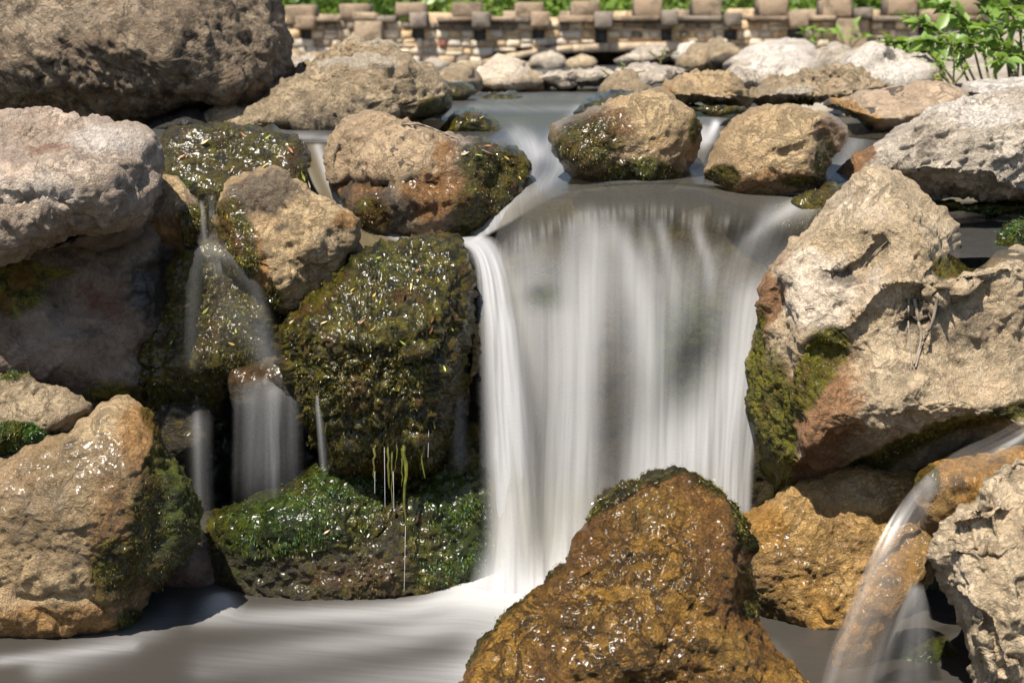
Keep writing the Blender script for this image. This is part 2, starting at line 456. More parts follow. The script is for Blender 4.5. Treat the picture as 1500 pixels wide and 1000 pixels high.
# ------------------------------------------------------------------ water
def water_mat(name, body=(.13, .115, .08), tint=(.92, .9, .84), white=(.58, .58, .585), rough=.22, sx=95.0, sy=2.2, gloss=1.0, fine=.55, bump=.25, streak=.75):
    """water photographed for a second: attribute 'water' holds white foam (r), murky body (g) and cover (b)"""
    s = NT(name)
    sc = s.n('SeparateColor', {0: s.attr('water').outputs[0]})
    w, m, e = sc.outputs
    uv = s.n('UVMap', uv_map='UVMap').outputs[0]
    st = s.n('Mapping', {'Vector': uv, 'Scale': (sx, sy, 1)}).outputs[0]
    st2 = s.n('Mapping', {'Vector': uv, 'Scale': (sx * 3.6, sy * 1.6, 1)}).outputs[0]
    grain = s.noise(s.n('Mapping', {'Vector': uv, 'Scale': (900, 260, 1)}).outputs[0], 1.0, 2, .5)
    n1 = s.noise(st, 1.0, 3, .55, .15); n2 = s.noise(st2, 1.0, 3, .6)
    k = s.math('ADD', s.math('MULTIPLY', s.step(n1, .3, .7), .65), s.math('MULTIPLY', s.step(n2, .3, .7), .35))
    k = s.math('ADD', s.math('MULTIPLY', k, 2 * streak), 1 - streak)
    wn_ = s.math('MULTIPLY', w, s.math('ADD', s.fmix(w, k, 1.0), s.math('MULTIPLY', s.math('SUBTRACT', grain, .5), .35)), clamp=True)
    bmp = s.n('Bump', {'Strength': bump, 'Distance': .01, 'Height': n1}).outputs[0]
    clear = s.n('BsdfTransparent', {0: tint})
    bd = s.n('BsdfDiffuse', {0: body})
    sh = s.n('MixShader', {0: m, 1: clear.outputs[0], 2: bd.outputs[0]}).outputs[0]
    wh = s.n('MixShader', {0: .45, 1: s.n('BsdfDiffuse', {0: white}).outputs[0], 2: s.n('BsdfTranslucent', {0: white}).outputs[0]}).outputs[0]
    sh = s.n('MixShader', {0: wn_, 1: sh, 2: wh}).outputs[0]
    fr = s.n('Fresnel', {'IOR': 1.33, 'Normal': bmp})
    gl = s.n('BsdfGlossy', {'Color': (1, 1, 1), 'Roughness': rough, 'Normal': bmp})
    gf = s.math('MULTIPLY', s.math('MULTIPLY', fr.outputs[0], s.math('SUBTRACT', 1.0, wn_)), gloss)
    sh = s.n('MixShader', {0: gf, 1: sh, 2: gl.outputs[0]}).outputs[0]
    sh = s.n('MixShader', {0: e, 1: s.n('BsdfTransparent').outputs[0], 2: sh}).outputs[0]
    return s.out(sh)
def strokes(x, y, L):
    """soft strokes of foam laid along the flow: (polyline, width, strength[, strength at the end])"""
    f = np.zeros(x.shape)
    for st in L:
        d, al = dist_poly(x, y, st[0])
        a = st[2] if len(st) < 4 else st[2] + (st[3] - st[2]) * al
        f = 1 - (1 - f) * (1 - np.clip(a * np.exp(-(d / st[1]) ** 2), 0, 1))
    return f
def sheet(name, rows, nx, ny, mat, white=(), base=0.0, murk=0.0, fade=(.06, .06, .03, .05), rip=.006, seed=0, parent=None, wfun=None, thick=0.0):
    g = np.stack([catmull(r, nx) for r in rows])                 # rows x nx x 3
    g = np.stack([catmull(g[:, i], ny) for i in range(nx)], 1)   # ny x nx x 3
    x, y, Y = g[..., 0], g[..., 1], g[..., 2]
    p = P(x.ravel(), y.ravel(), Y.ravel()).reshape(ny, nx, 3)
    du = np.linalg.norm(np.diff(p, axis=1), axis=2); dv = np.linalg.norm(np.diff(p, axis=0), axis=2)
    s_, t_ = np.meshgrid(np.linspace(0, 1, nx), np.linspace(0, 1, ny))
    wid = du.sum(1).mean(); U = s_ * wid
    V = np.vstack([np.zeros(nx), np.cumsum(dv, 0)])
    V = V.mean(1, keepdims=True) * np.ones((1, nx))
    q3 = np.stack([U.ravel() / .03, V.ravel() / .5, np.full(U.size, seed * 1.7)], 1)
    ridge = fbm(q3, 3, 300 + seed).reshape(ny, nx)
    p[..., 1] -= rip * ridge * np.minimum(1, V / .12)
    W = np.clip(base + 0 * x, 0, 1)
    W = 1 - (1 - W) * (1 - strokes(x, y, white))
    if wfun is not None: W = wfun(x, y, W, s_, t_)
    M = murk(x, y, s_, t_) if callable(murk) else np.full(x.shape, murk)
    e = sstep(0, fade[0] + 1e-6, s_) * sstep(0, fade[1] + 1e-6, 1 - s_) * sstep(0, fade[2] + 1e-6, t_) * sstep(0, fade[3] + 1e-6, 1 - t_)
    col = np.stack([np.clip(W, 0, 1), np.clip(M, 0, 1), e, np.ones_like(W)], -1).reshape(-1, 4)
    idx = np.arange(nx * ny).reshape(ny, nx)
    f = np.stack([idx[:-1, :-1], idx[1:, :-1], idx[1:, 1:], idx[:-1, 1:]], -1).reshape(-1, 4)
    return link(name, mesh_from(name, p.reshape(-1, 3), f, mat, uv=np.stack([U.ravel() + seed * .37, V.ravel()], 1), attrs={'water': col}), parent)

W_FALL = water_mat('silky_falling_water', body=(.07, .06, .036), sx=16, sy=.5, streak=.13, gloss=.18, rough=.4, bump=.06)
W_GLASS = water_mat('glassy_spout_water', body=(.13, .075, .028), sx=24, sy=.4, streak=.2, gloss=.7, rough=.3, bump=.015)
W_CHUTE = water_mat('thin_water_over_brown_rock', body=(.085, .066, .036), rough=.25, sx=30, sy=.8, bump=.15, streak=.5, gloss=.5)
W_STREAM = water_mat('smooth_brown_stream_water', body=(.036, .034, .030), rough=.2, sx=24, sy=1.2, bump=.05, streak=.4, gloss=.4)
W_POOL = water_mat('foamy_pool_water', body=(.032, .029, .025), white=(.62, .62, .62), rough=.35, sx=26, sy=2.6, bump=.15, streak=.35, gloss=.5)

# lower pool
X, Yg = np.meshgrid(np.linspace(-1.9, 1.6, 351), np.linspace(1.6, 3.45, 186))
qx, qy = Q(np.stack([X, Yg, np.zeros_like(X)], -1))
foam = strokes(qx, qy, [([(700, 862), (760, 850), (830, 840)], 44, 1.0), ([(840, 850), (780, 900), (735, 960), (715, 1010)], 48, .85, .45), ([(760, 880), (600, 893), (430, 902), (290, 906)], 14, .8, .35),
                        ([(740, 895), (600, 925), (430, 955), (300, 975)], 22, .5, .2), ([(310, 886), (332, 886)], 16, .9), ([(0, 967), (100, 957), (195, 946)], 8, .45), ([(1130, 945), (1150, 965)], 9, .4),
                        ([(700, 985), (560, 1000), (400, 1015)], 26, .4, .1), ([(250, 900), (180, 940), (60, 975)], 20, .3), ([(850, 850), (1000, 830), (1100, 800)], 60, .8)])
foam = np.clip(foam * .95 * (.72 + .28 * sstep(300, 720, qx)) * np.where(qy > 880, 1 - .8 * sstep(1050, 1110, qx), 1), 0, 1)
mound = .03 * strokes(qx, qy, [([(690, 860), (760, 852), (840, 840)], 60, 1.0)]) + .02 * strokes(qx, qy, [([(318, 888), (328, 888)], 16, 1.0)])
pz = mound + (fbm(np.stack([X.ravel() / .25, Yg.ravel() / .09, 0 * X.ravel()], 1), 2, 77) * .0022).reshape(X.shape)
idx = np.arange(X.size).reshape(X.shape)
f = np.stack([idx[:-1, :-1], idx[:-1, 1:], idx[1:, 1:], idx[1:, :-1]], -1).reshape(-1, 4)
foam = np.clip(foam * (1 + .16 * fbm(np.stack([(qx + 2.2 * qy).ravel() / 1500, (qy - .12 * qx).ravel() / 30, 0 * X.ravel()], 1), 3, 55).reshape(X.shape)), 0, 1)
col = np.stack([foam, np.ones_like(X), np.ones_like(X), np.ones_like(X)], -1).reshape(-1, 4)
# the flow runs from the fall to the lower left: uv follows it
fu = X * .22 + Yg * .97; fv = X * .97 - Yg * .22
link('pool_water', mesh_from('pool_water', np.stack([X.ravel(), Yg.ravel(), pz.ravel()], 1), f, W_POOL, uv=np.stack([fu.ravel(), fv.ravel()], 1), attrs={'water': col}), kind='structure')

# upper stream, from under the bridge to the lip
def row(y, Y, x0, x1, bow=0.0): return [(x0, y, Y), ((x0 + x1) / 2, y - bow, Y), (x1, y, Y)]
def row5(*p): return list(p)
def srow(y, Y, x0, x1, bow=0.0): return [(x0, y, Y), (x0 + (x1 - x0) * .2, y - bow * .6, Y), (x0 + (x1 - x0) * .4, y - bow, Y), (x0 + (x1 - x0) * .65, y - bow, Y), (x1, y, Y)]
o = sheet('stream_water', [srow(88, 14.2, 560, 1150), srow(95, 12.4, 560, 1100), srow(100, 11.0, 540, 1080), srow(115, 8.0, 520, 1080), srow(130, 6.4, 520, 1110), srow(146, 5.1, 560, 1110, 2), srow(154, 4.75, 560, 1120, 3), srow(172, 4.35, 560, 1260, 2), srow(190, 4.0, 570, 1310, 1),
          [(600, 214, 3.75), (740, 212, 3.74), (850, 212, 3.72), (1000, 212, 3.72), (1330, 212, 3.72)], [(640, 262, 3.5), (750, 250, 3.47), (850, 238, 3.46), (1000, 235, 3.46), (1340, 236, 3.46)],
          [(670, 318, 3.3), (735, 290, 3.28), (840, 262, 3.25), (1000, 254, 3.26), (1310, 262, 3.22)], [(680, 346, 3.19), (735, 318, 3.18), (840, 272, 3.16), (1000, 262, 3.16), (1270, 282, 3.13)], [(690, 362, 3.13), (738, 334, 3.13), (845, 280, 3.10), (1000, 270, 3.09), (1240, 296, 3.08)]],
          240, 190, W_STREAM, white=[([(758, 196), (785, 222), (830, 236), (900, 252), (960, 262)], 13, .28, .1), ([(775, 215), (765, 255), (735, 300), (705, 345)], 18, .3, .5), ([(830, 240), (790, 275), (740, 320)], 14, .2, .3), ([(850, 163), (832, 182), (806, 205), (790, 225)], 9, .32, .15), ([(1012, 178), (1030, 205), (1010, 240)], 10, .6, .15), ([(1050, 178), (1040, 205)], 7, .6, .3), ([(1255, 205), (1230, 250), (1190, 282), (1120, 290)], 12, .2, .2), ([(690, 157), (790, 160), (880, 158)], 5, .12),
                                 ([(1040, 285), (1110, 290), (1160, 285)], 14, .25)], base=.02,
          murk=lambda x, y, s_, t_: .85 - .45 * sstep(225, 275, y) - .5 * np.exp(-(((x - 690) / 60) ** 2 + ((y - 180) / 22) ** 2)), fade=(0, 0, 0, .03), rip=.0, seed=1)
tag(o, kind='structure')
o = sheet('stream_water', [row(180, 4.3, 190, 560), row(190, 3.85, 190, 560), row(196, 3.66, 200, 545), row(202, 3.56, 205, 530), row(215, 3.54, 210, 520)], 90, 30, W_STREAM, white=[([(430, 199), (500, 205)], 6, .25)], base=.02, murk=.85, fade=(0, 0, 0, .3), rip=0, seed=2)
tag(o, kind='structure')
X, Yg = np.meshgrid(np.linspace(.72, 2.2, 60), np.linspace(2.75, 3.8, 50))
col = np.stack([0 * X + .02, 0 * X + .6, 0 * X + 1, 0 * X + 1], -1).reshape(-1, 4)
idx = np.arange(X.size).reshape(X.shape); f = np.stack([idx[:-1, :-1], idx[:-1, 1:], idx[1:, 1:], idx[1:, :-1]], -1).reshape(-1, 4)
pz = .60 + .003 * gn(np.stack([X.ravel() / .05, Yg.ravel() / .08, 0 * X.ravel()], 1), 5)
link('side_pool_water', mesh_from('side_pool_water', np.stack([X.ravel(), Yg.ravel(), pz], 1), f, W_STREAM, uv=np.stack([X.ravel(), Yg.ravel()], 1), attrs={'water': col}), kind='structure')

# main waterfall
def waterfall(label, name='waterfall'):
    o = bpy.data.objects.new(name, None); COL.objects.link(o)
    return tag(o, label, 'waterfall')
wf = waterfall('broad silky white waterfall pouring over the lip in the middle of the picture')
main_white = [([(775, 350), (778, 420)], 34, .22, .05), ([(815, 470), (806, 620), (800, 860)], 26, .22, .4), ([(876, 312), (866, 420), (857, 560), (850, 720), (846, 860)], 26, .52, .5), ([(912, 340), (942, 450), (958, 560), (958, 720), (948, 860)], 22, .42, .45),
              ([(838, 335), (832, 430), (828, 560), (820, 860)], 16, .22, .2), ([(966, 330), (985, 400), (992, 470)], 10, .32, .05), ([(1012, 305), (1034, 375), (1046, 440)], 9, .55, .08), ([(940, 325), (950, 360), (960, 420)], 9, .3, .08),
              ([(1098, 440), (1090, 520), (1078, 620), (1062, 740), (1050, 860)], 34, .62, .95), ([(1005, 640), (992, 760), (985, 860)], 56, .6, .9), ([(940, 660), (930, 760), (920, 860)], 34, .35, .8), ([(1066, 570), (1025, 660)], 34, .5, .6),
              ([(1200, 292), (1125, 322), (1085, 400), (1045, 480)], 15, .26, .16), ([(1165, 300), (1095, 350), (1062, 420)], 8, .3, .08), ([(1130, 320), (1110, 420)], 30, .05, .15), ([(690, 850), (850, 856), (1050, 850)], 56, .8), ([(762, 430), (766, 560), (770, 860)], 26, .25, .5), ([(740, 740), (800, 830)], 60, .25, .6)]
def main_wfun(x, y, W, s_, t_):
    q = np.stack([x.ravel() / 48, y.ravel() / 500, 0 * x.ravel()], 1)
    teeth = (gn(q, 71) * 40 + gn(q * [2.6, 1, 1], 72) * 12).reshape(x.shape)
    lip = np.interp(x, [700, 745, 800, 850, 900, 960, 1020, 1060, 1100, 1160], [350, 350, 342, 325, 318, 326, 318, 330, 310, 320])
    a = sstep(-22, 44, y - lip - teeth)
    haze_ = .30 * sstep(330, 420, y) + .06 * sstep(500, 700, y)
    gap = 1 - .6 * np.exp(-(((x - 792) / 26) ** 2 + ((y - 432) / 20) ** 2)) - .72 * np.exp(-(((x - 1015 + (y - 510) * .42) / 38) ** 2 + ((y - 510) / 95) ** 2)) - .55 * np.exp(-(((x - 1110 + (y - 380) * .5) / 34) ** 2 + ((y - 380) / 50) ** 2)) - .72 * np.exp(-(((x - 897) / 27) ** 2 + ((y - 620) / 170) ** 2)) - .45 * np.exp(-(((x - 790) / 20) ** 2 + ((y - 640) / 120) ** 2))
    return np.clip((1 - (1 - W) * (1 - haze_)) * np.maximum(a, .9 * sstep(1050, 1090, x)) * np.clip(gap, 0, 1) + .05 * (1 - a), 0, .97)
sheet('curtain', [[(728, 318, 3.24), (765, 285, 3.23), (850, 262, 3.225), (960, 253, 3.225), (1060, 260, 3.2), (1230, 272, 3.16)], [(728, 330, 3.16), (765, 297, 3.15), (850, 273, 3.15), (960, 264, 3.15), (1060, 276, 3.12), (1215, 290, 3.1)],
                  [(722, 352, 3.07), (765, 312, 3.08), (850, 288, 3.07), (960, 280, 3.06), (1060, 290, 3.05), (1215, 302, 3.04)],
                  [(712, 385, 3.03), (770, 350, 3.03), (855, 330, 3.02), (960, 326, 3.01), (1055, 330, 3.0), (1192, 340, 3.0)],
                  [(705, 440, 3.0), (775, 425, 2.99), (855, 425, 2.985), (955, 425, 2.975), (1040, 425, 2.97), (1145, 428, 2.97)],
                  [(702, 560, 2.95), (775, 560, 2.935), (855, 560, 2.93), (955, 560, 2.93), (1035, 560, 2.93), (1122, 560, 2.94)],
                  [(698, 720, 2.92), (770, 720, 2.90), (850, 720, 2.895), (950, 720, 2.90), (1030, 720, 2.905), (1105, 720, 2.93)],
                  [(690, 880, 2.89), (765, 880, 2.87), (845, 880, 2.86), (945, 880, 2.87), (1030, 880, 2.88), (1110, 880, 2.91)]],
      300, 240, W_FALL, white=main_white, murk=lambda x, y, s_, t_: .15 * (1 - sstep(300, 360, y)) + .03, wfun=main_wfun, fade=(.04, .03, .11, .03), rip=.004, seed=3, parent=wf)
sheet('veil', [[(585, 352, 3.2), (590, 350, 3.22), (600, 346, 3.24)], [(630, 358, 3.08), (650, 352, 3.12), (670, 346, 3.16)], [(672, 362, 2.99), (695, 354, 3.04), (730, 348, 3.1)], [(690, 385, 2.945), (718, 388, 2.96), (752, 395, 2.98)],
               [(693, 450, 2.90), (730, 460, 2.90), (772, 470, 2.92)], [(694, 560, 2.87), (735, 565, 2.865), (785, 570, 2.88)], [(700, 720, 2.845), (745, 720, 2.835), (800, 720, 2.85)], [(705, 880, 2.82), (750, 880, 2.81), (815, 880, 2.82)]],
      90, 240, W_FALL, white=[([(600, 350), (660, 352), (700, 364), (722, 410), (732, 480), (742, 600), (750, 860)], 22, .55, .66), ([(702, 372), (720, 440), (728, 560), (736, 860)], 20, .3, .5), ([(748, 480), (768, 620), (775, 860)], 24, .3, .65), ([(705, 350), (730, 380)], 20, .35)],
      base=.03, murk=.05, fade=(.3, .3, .05, .08), rip=.008, seed=4, parent=wf)
sheet('veil', [[(700, 640, 2.85), (780, 640, 2.85), (860, 640, 2.86), (960, 640, 2.87), (1080, 640, 2.9)], [(695, 760, 2.83), (780, 760, 2.82), (860, 760, 2.83), (960, 760, 2.85), (1085, 760, 2.89)], [(680, 888, 2.79), (780, 888, 2.78), (860, 888, 2.80), (960, 888, 2.82), (1090, 888, 2.86)]],
      160, 80, W_FALL, white=[([(680, 866), (1080, 866)], 46, .85), ([(745, 740), (740, 860)], 22, .3, .6), ([(1000, 720), (990, 860)], 50, .4, .7), ([(835, 770), (830, 860)], 22, .2, .5)], base=.02, murk=0, fade=(.1, .1, .5, .03), rip=.01, seed=5, parent=wf)

# left falls and films
wl = waterfall('thin broad white fall dropping from the small wet ledge on the left')
sheet('curtain', [[(338, 560, 2.93), (390, 545, 2.9), (445, 560, 2.93)], [(337, 585, 2.89), (390, 580, 2.88), (446, 590, 2.9)], [(336, 660, 2.88), (390, 660, 2.87), (448, 660, 2.885)], [(334, 770, 2.875), (392, 770, 2.865), (450, 770, 2.88)]],
      110, 120, W_FALL, white=[([(344, 590), (340, 760)], 5, .24, .14), ([(372, 590), (368, 760)], 16, .15, .08), ([(402, 575), (400, 660), (398, 770)], 12, .3, .16), ([(430, 580), (434, 700)], 10, .13, .05), ([(443, 600), (446, 760)], 3, .16, .06), ([(390, 560), (390, 700)], 50, .09, .05)], murk=0, fade=(.22, .22, .16, .3), rip=.008, seed=6, parent=wl)
wl = waterfall('faint thread of water falling beside the little dark knob')
sheet('curtain', [[(268, 575, 2.97), (290, 572, 2.96), (318, 575, 2.97)], [(266, 650, 2.93), (290, 650, 2.92), (316, 650, 2.93)], [(270, 760, 2.92), (294, 760, 2.91), (318, 760, 2.92)], [(275, 880, 2.915), (298, 880, 2.905), (325, 880, 2.915)]],
      60, 120, W_FALL, white=[([(287, 580), (290, 700), (296, 870)], 7, .24, .1), ([(300, 590), (306, 860)], 12, .06, .06)], base=.01, murk=0, fade=(.25, .25, .25, .2), rip=.004, seed=7, parent=wl)
wl = waterfall('narrow slanting spout falling from the edge of the overhanging mossy boulder')
sheet('curtain', [[(448, 530, 2.86), (455, 528, 2.85), (462, 530, 2.86)], [(457, 560, 2.83), (463, 560, 2.82), (470, 560, 2.83)], [(462, 620, 2.81), (469, 620, 2.80), (478, 620, 2.81)], [(467, 700, 2.805), (475, 700, 2.795), (486, 700, 2.805)]],
      24, 90, W_FALL, white=[([(455, 530), (464, 570), (470, 640), (476, 700)], 5, .36, .2)], murk=0, fade=(.2, .2, .1, .1), rip=.002, seed=8, parent=wl)
wl = waterfall('wispy fall in the dark gap between the overhanging mossy boulder and the main fall')
sheet('curtain', [[(655, 540, 2.93), (665, 535, 2.92), (678, 540, 2.93)], [(652, 600, 2.91), (668, 600, 2.9), (688, 600, 2.91)], [(648, 700, 2.9), (672, 700, 2.89), (700, 700, 2.9)]], 36, 70, W_FALL, white=[([(666, 545), (670, 620), (672, 690)], 11, .25, .15)], murk=0, fade=(.2, .2, .1, .15), rip=.003, seed=9, parent=wl)
wl = waterfall('film of water trickling over the lumpy mossy rock on the left')
sheet('film', [[(288, 280, 3.02), (312, 278, 3.01), (338, 280, 3.02)], [(292, 315, 2.985), (312, 315, 2.975), (336, 315, 2.985)], [(285, 355, 2.965), (315, 350, 2.955), (345, 355, 2.965)], [(262, 395, 2.93), (320, 385, 2.91), (382, 410, 2.93)], [(250, 440, 2.915), (325, 430, 2.885), (402, 450, 2.915)], [(245, 500, 2.9), (330, 490, 2.875), (420, 500, 2.9)], [(250, 560, 2.895), (335, 545, 2.88), (440, 550, 2.89)]],
      110, 150, W_FALL, white=[([(294, 300), (298, 330), (300, 350)], 4, .22, .12), ([(322, 300), (330, 325)], 4, .2, .12), ([(310, 365), (345, 380), (375, 420), (384, 470), (390, 545)], 12, .07, .12), ([(290, 370), (282, 430), (280, 520), (284, 575)], 10, .05, .07), ([(300, 360), (340, 372)], 10, .08), ([(345, 450), (372, 500), (400, 540)], 18, .05, .12), ([(300, 370), (330, 420), (325, 500)], 20, .02, .03)], base=0, murk=.02, fade=(.12, .12, .06, .1), rip=.003, seed=10, parent=wl)
wl = waterfall('narrow glassy chute sliding between the tan boulders into the main fall')
sheet('film', [[(424, 200, 3.62), (462, 198, 3.62), (500, 200, 3.62)], [(440, 225, 3.5), (470, 222, 3.5), (500, 225, 3.5)], [(460, 275, 3.36), (485, 272, 3.36), (508, 275, 3.36)], [(488, 310, 3.28), (506, 305, 3.28), (526, 305, 3.28)], [(512, 335, 3.2), (540, 325, 3.22), (570, 330, 3.24)], [(510, 375, 3.14), (560, 355, 3.16), (600, 345, 3.18)], [(500, 412, 3.05), (570, 370, 3.07), (640, 350, 3.12)]],
      70, 130, W_CHUTE, white=[([(465, 215), (480, 260), (500, 300), (520, 320)], 6, .35, .4), ([(480, 225), (500, 290)], 4, .2), ([(520, 325), (560, 335), (590, 350)], 6, .5, .45), ([(440, 225), (465, 280)], 5, .12)], base=.01, murk=.7, fade=(.06, .06, .03, .1), rip=.003, seed=11, parent=wl)
wl = waterfall('little white chute between the orange mossy boulder and the smooth tan one')
sheet('film', [[(1000, 172, 3.72), (1030, 170, 3.72), (1072, 172, 3.72)], [(1004, 185, 3.62), (1028, 183, 3.6), (1056, 185, 3.62)], [(1000, 210, 3.5), (1024, 208, 3.49), (1046, 210, 3.5)], [(985, 240, 3.38), (1008, 238, 3.37), (1032, 240, 3.38)], [(970, 268, 3.28), (1000, 266, 3.27), (1032, 268, 3.28)]],
      50, 80, W_CHUTE, white=[([(1012, 182), (1020, 200), (1014, 225)], 6, .8, .3), ([(1048, 182), (1036, 205)], 6, .9, .3), ([(1030, 190), (1030, 210)], 8, .3), ([(990, 250), (1010, 215)], 8, .15)], base=.02, murk=.4, fade=(.08, .08, .05, .1), rip=.003, seed=12, parent=wl)
# right stream
wl = waterfall('little smooth stream arching off the orange slab at the lower right')
sheet('film', [[(1530, 590, 2.58), (1560, 600, 2.56), (1580, 640, 2.54)], [(1460, 632, 2.575), (1500, 640, 2.555), (1540, 662, 2.535)], [(1400, 660, 2.565), (1440, 672, 2.545), (1470, 700, 2.525)], [(1350, 700, 2.53), (1372, 706, 2.52), (1385, 722, 2.5)], [(1316, 740, 2.49), (1340, 742, 2.485), (1366, 748, 2.48)], [(1278, 805, 2.455), (1310, 802, 2.45), (1350, 802, 2.45)], [(1245, 880, 2.43), (1290, 875, 2.42), (1338, 868, 2.42)], [(1212, 960, 2.415), (1262, 955, 2.405), (1318, 945, 2.405)], [(1190, 1040, 2.405), (1245, 1035, 2.395), (1300, 1030, 2.395)]],
      80, 220, W_GLASS, white=[([(1360, 703), (1326, 748), (1286, 822), (1250, 900), (1206, 1030)], 7, .14, .13), ([(1340, 725), (1316, 770)], 6, .10, .03), ([(1364, 710), (1352, 760)], 8, .14, .04), ([(1320, 780), (1270, 900), (1240, 1010)], 24, .04, .10), ([(1340, 860), (1300, 930), (1270, 1010)], 9, .08, .14)],
      base=.05, murk=lambda x, y, s_, t_: .05 + .20 * sstep(770, 840, y) * (.55 + .45 * np.sin(x / 17 + y / 60)) - .04 * sstep(900, 1000, y), fade=(.05, .3, .32, .03), rip=.0008, seed=13, parent=wl)
sheet('spray', [[(1335, 850, 2.47), (1345, 850, 2.465), (1352, 850, 2.47)], [(1305, 920, 2.455), (1340, 920, 2.445), (1372, 920, 2.455)], [(1268, 1030, 2.44), (1330, 1030, 2.43), (1392, 1030, 2.44)]], 60, 80, W_GLASS,
      white=[([(1340, 855), (1305, 940), (1275, 1020)], 9, .22, .2), ([(1348, 870), (1352, 1020)], 10, .16, .08), ([(1345, 860), (1325, 1020)], 16, .1, .1)], base=.03, murk=0, fade=(.1, .15, .1, .03), rip=.003, seed=14, parent=wl)
# ------------------------------------------------------------------ rock materials
M_big = rock_mat('weathered_brown_stone', (.32, .245, .165), (.205, .15, .10), dark=(.05, .037, .026), pale=(.42, .34, .24), streak=((0, math.radians(38), 0), .75), contrast=1.1, bump=1.3)
M_flat = rock_mat('pale_grey_stone', (.41, .325, .25), (.27, .21, .16), ochre=(.24, .12, .075), pale=(.50, .44, .385), contrast=.9, bump=1.1, off=3)
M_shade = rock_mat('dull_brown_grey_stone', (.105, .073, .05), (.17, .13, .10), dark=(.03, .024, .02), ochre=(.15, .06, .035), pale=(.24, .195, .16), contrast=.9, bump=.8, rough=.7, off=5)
M_tan = rock_mat('tan_stone', (.38, .275, .15), (.29, .20, .105), dark=(.07, .056, .044), ochre=(.32, .165, .05), pale=(.47, .38, .28), contrast=.9, bump=1.1, off=7)
M_grey = rock_mat('rough_grey_tan_stone', (.36, .275, .17), (.25, .19, .115), ochre=(.22, .10, .025), pale=(.42, .36, .28), contrast=1.1, bump=1.2, off=11)
M_pale = rock_mat('chalky_pale_stone', (.46, .36, .235), (.35, .265, .165), ochre=(.26, .115, .04), pale=(.61, .51, .40), contrast=.9, bump=1.1, off=13,
                  moss=((.05, .048, .008), (.16, .15, .012), (.11, .065, .012)))
M_white = rock_mat('bleached_limestone', (.50, .43, .345), (.38, .32, .25), pale=(.64, .58, .51), contrast=.9, bump=1.2, off=17)
M_wetmoss = rock_mat('algae_covered_wet_stone', (.07, .055, .032), (.04, .033, .02), dark=(.015, .013, .01), ochre=(.15, .07, .02), pale=(.2, .17, .12),
                     moss=((.022, .021, .003), (.165, .14, .010), (.12, .062, .011)), off=19)
M_rust = rock_mat('rust_orange_wet_stone', (.44, .235, .038), (.22, .10, .018), dark=(.045, .03, .015), ochre=(.52, .30, .055), pale=(.36, .22, .09), contrast=1.25, bump=1.6, rough=.55, off=23, coat=.6)
M_ochre = rock_mat('ochre_damp_stone', (.44, .27, .09), (.34, .20, .075), dark=(.07, .048, .025), ochre=(.42, .21, .03), pale=(.50, .37, .21), contrast=.8, bump=1.2, rough=.7, off=29)
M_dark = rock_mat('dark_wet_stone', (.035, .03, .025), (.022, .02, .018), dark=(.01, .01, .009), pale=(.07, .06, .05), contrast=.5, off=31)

# ------------------------------------------------------------------ rocks, back to front
ROUGH = (.02, .016, .009, .003, .004)
# middle distance
def far(label, pts, Y, T, mat=M_white, seed=1, **kw):
    kw.setdefault('planes', [(pts[0][0] * .5 + pts[len(pts) // 2][0] * .5, min(q[1] for q in pts) + 6, T * .75, .1 - .05 * (seed % 5), 1.6)])
    kw.setdefault('amp', (.018, .026, .010, .004, .004)); kw.setdefault('per', (.35, .16, .08, .025))
    rock('stone', label, pts, Y, T, mat, 'stone', seed=seed, **kw)
far('grey rounded stone before the low arch of the bridge, dark at its end', [(900,92),(918,76),(940,62),(970,60),(990,69),(994,86),(985,96),(960,96),(930,100)], 7.5, .25, M_white, 2, planes=[(950,72,.2,-.2,1.2)], dark=[(985,80,14,16)])
far('white stone between the grey rounded stone and the brown one by the bridge', [(990,88),(995,73),(1012,67),(1030,68),(1042,82),(1030,98),(1000,100)], 7.4, .18, M_white, 3, allwet=0, pale=[(1012,75,30,14)])
far('small brown stone in front of the white one near the bridge', [(988,92),(1005,82),(1025,74),(1040,80),(1044,96),(1020,103),(995,100)], 7.0, .15, M_grey, 4)
far('grey stone with a dark side beside the long white boulder', [(1033,88),(1040,72),(1062,64),(1078,74),(1080,92),(1060,98),(1040,98)], 6.9, .18, M_grey, 5, dark=[(1060,90,22,10)])
far('small pale stone perched above the grey one at the bridge foot', [(1030,66),(1036,59),(1050,58),(1060,63),(1056,71),(1040,72)], 8.2, .12, M_white, 6)
far('long smooth white boulder below the bridge', [(1060,95),(1082,80),(1108,68),(1150,63),(1176,66),(1192,80),(1185,95),(1150,99),(1110,101),(1080,104)], 6.8, .4, M_white, 7, planes=[(1120,78,.3,-.3,1.3)], pale=[(1125,80,70,20)], amp=(.02,.015,.006,.003,0))
far('pale blotched stone behind the tan boulder in the stream', [(1075,112),(1092,98),(1125,92),(1160,91),(1192,100),(1190,122),(1140,126),(1095,128)], 5.3, .25, M_white, 8, planes=[(1130,100,.2,0,1.2)], pale=[(1140,100,50,15)])
far('small pale stone squeezed behind the tan boulder', [(1070,108),(1080,100),(1095,100),(1112,114),(1115,124),(1100,130),(1085,126)], 5.0, .12, M_white, 9)
far('pale pointed stone above the pitted boulder', [(1203,97),(1210,80),(1224,68),(1240,74),(1253,92),(1243,104),(1220,106)], 5.6, .15, M_white, 10, planes=[(1215,85,.1,-.8,.6)])
far('wide bleached slab behind the pitted boulder', [(1235,102),(1262,86),(1318,83),(1362,92),(1372,116),(1352,134),(1300,134),(1262,122)], 5.0, .3, M_white, 11, planes=[(1310,98,.22,0,1.5)], pale=[(1300,105,70,25)], dark=[(1300,90,12,5)])
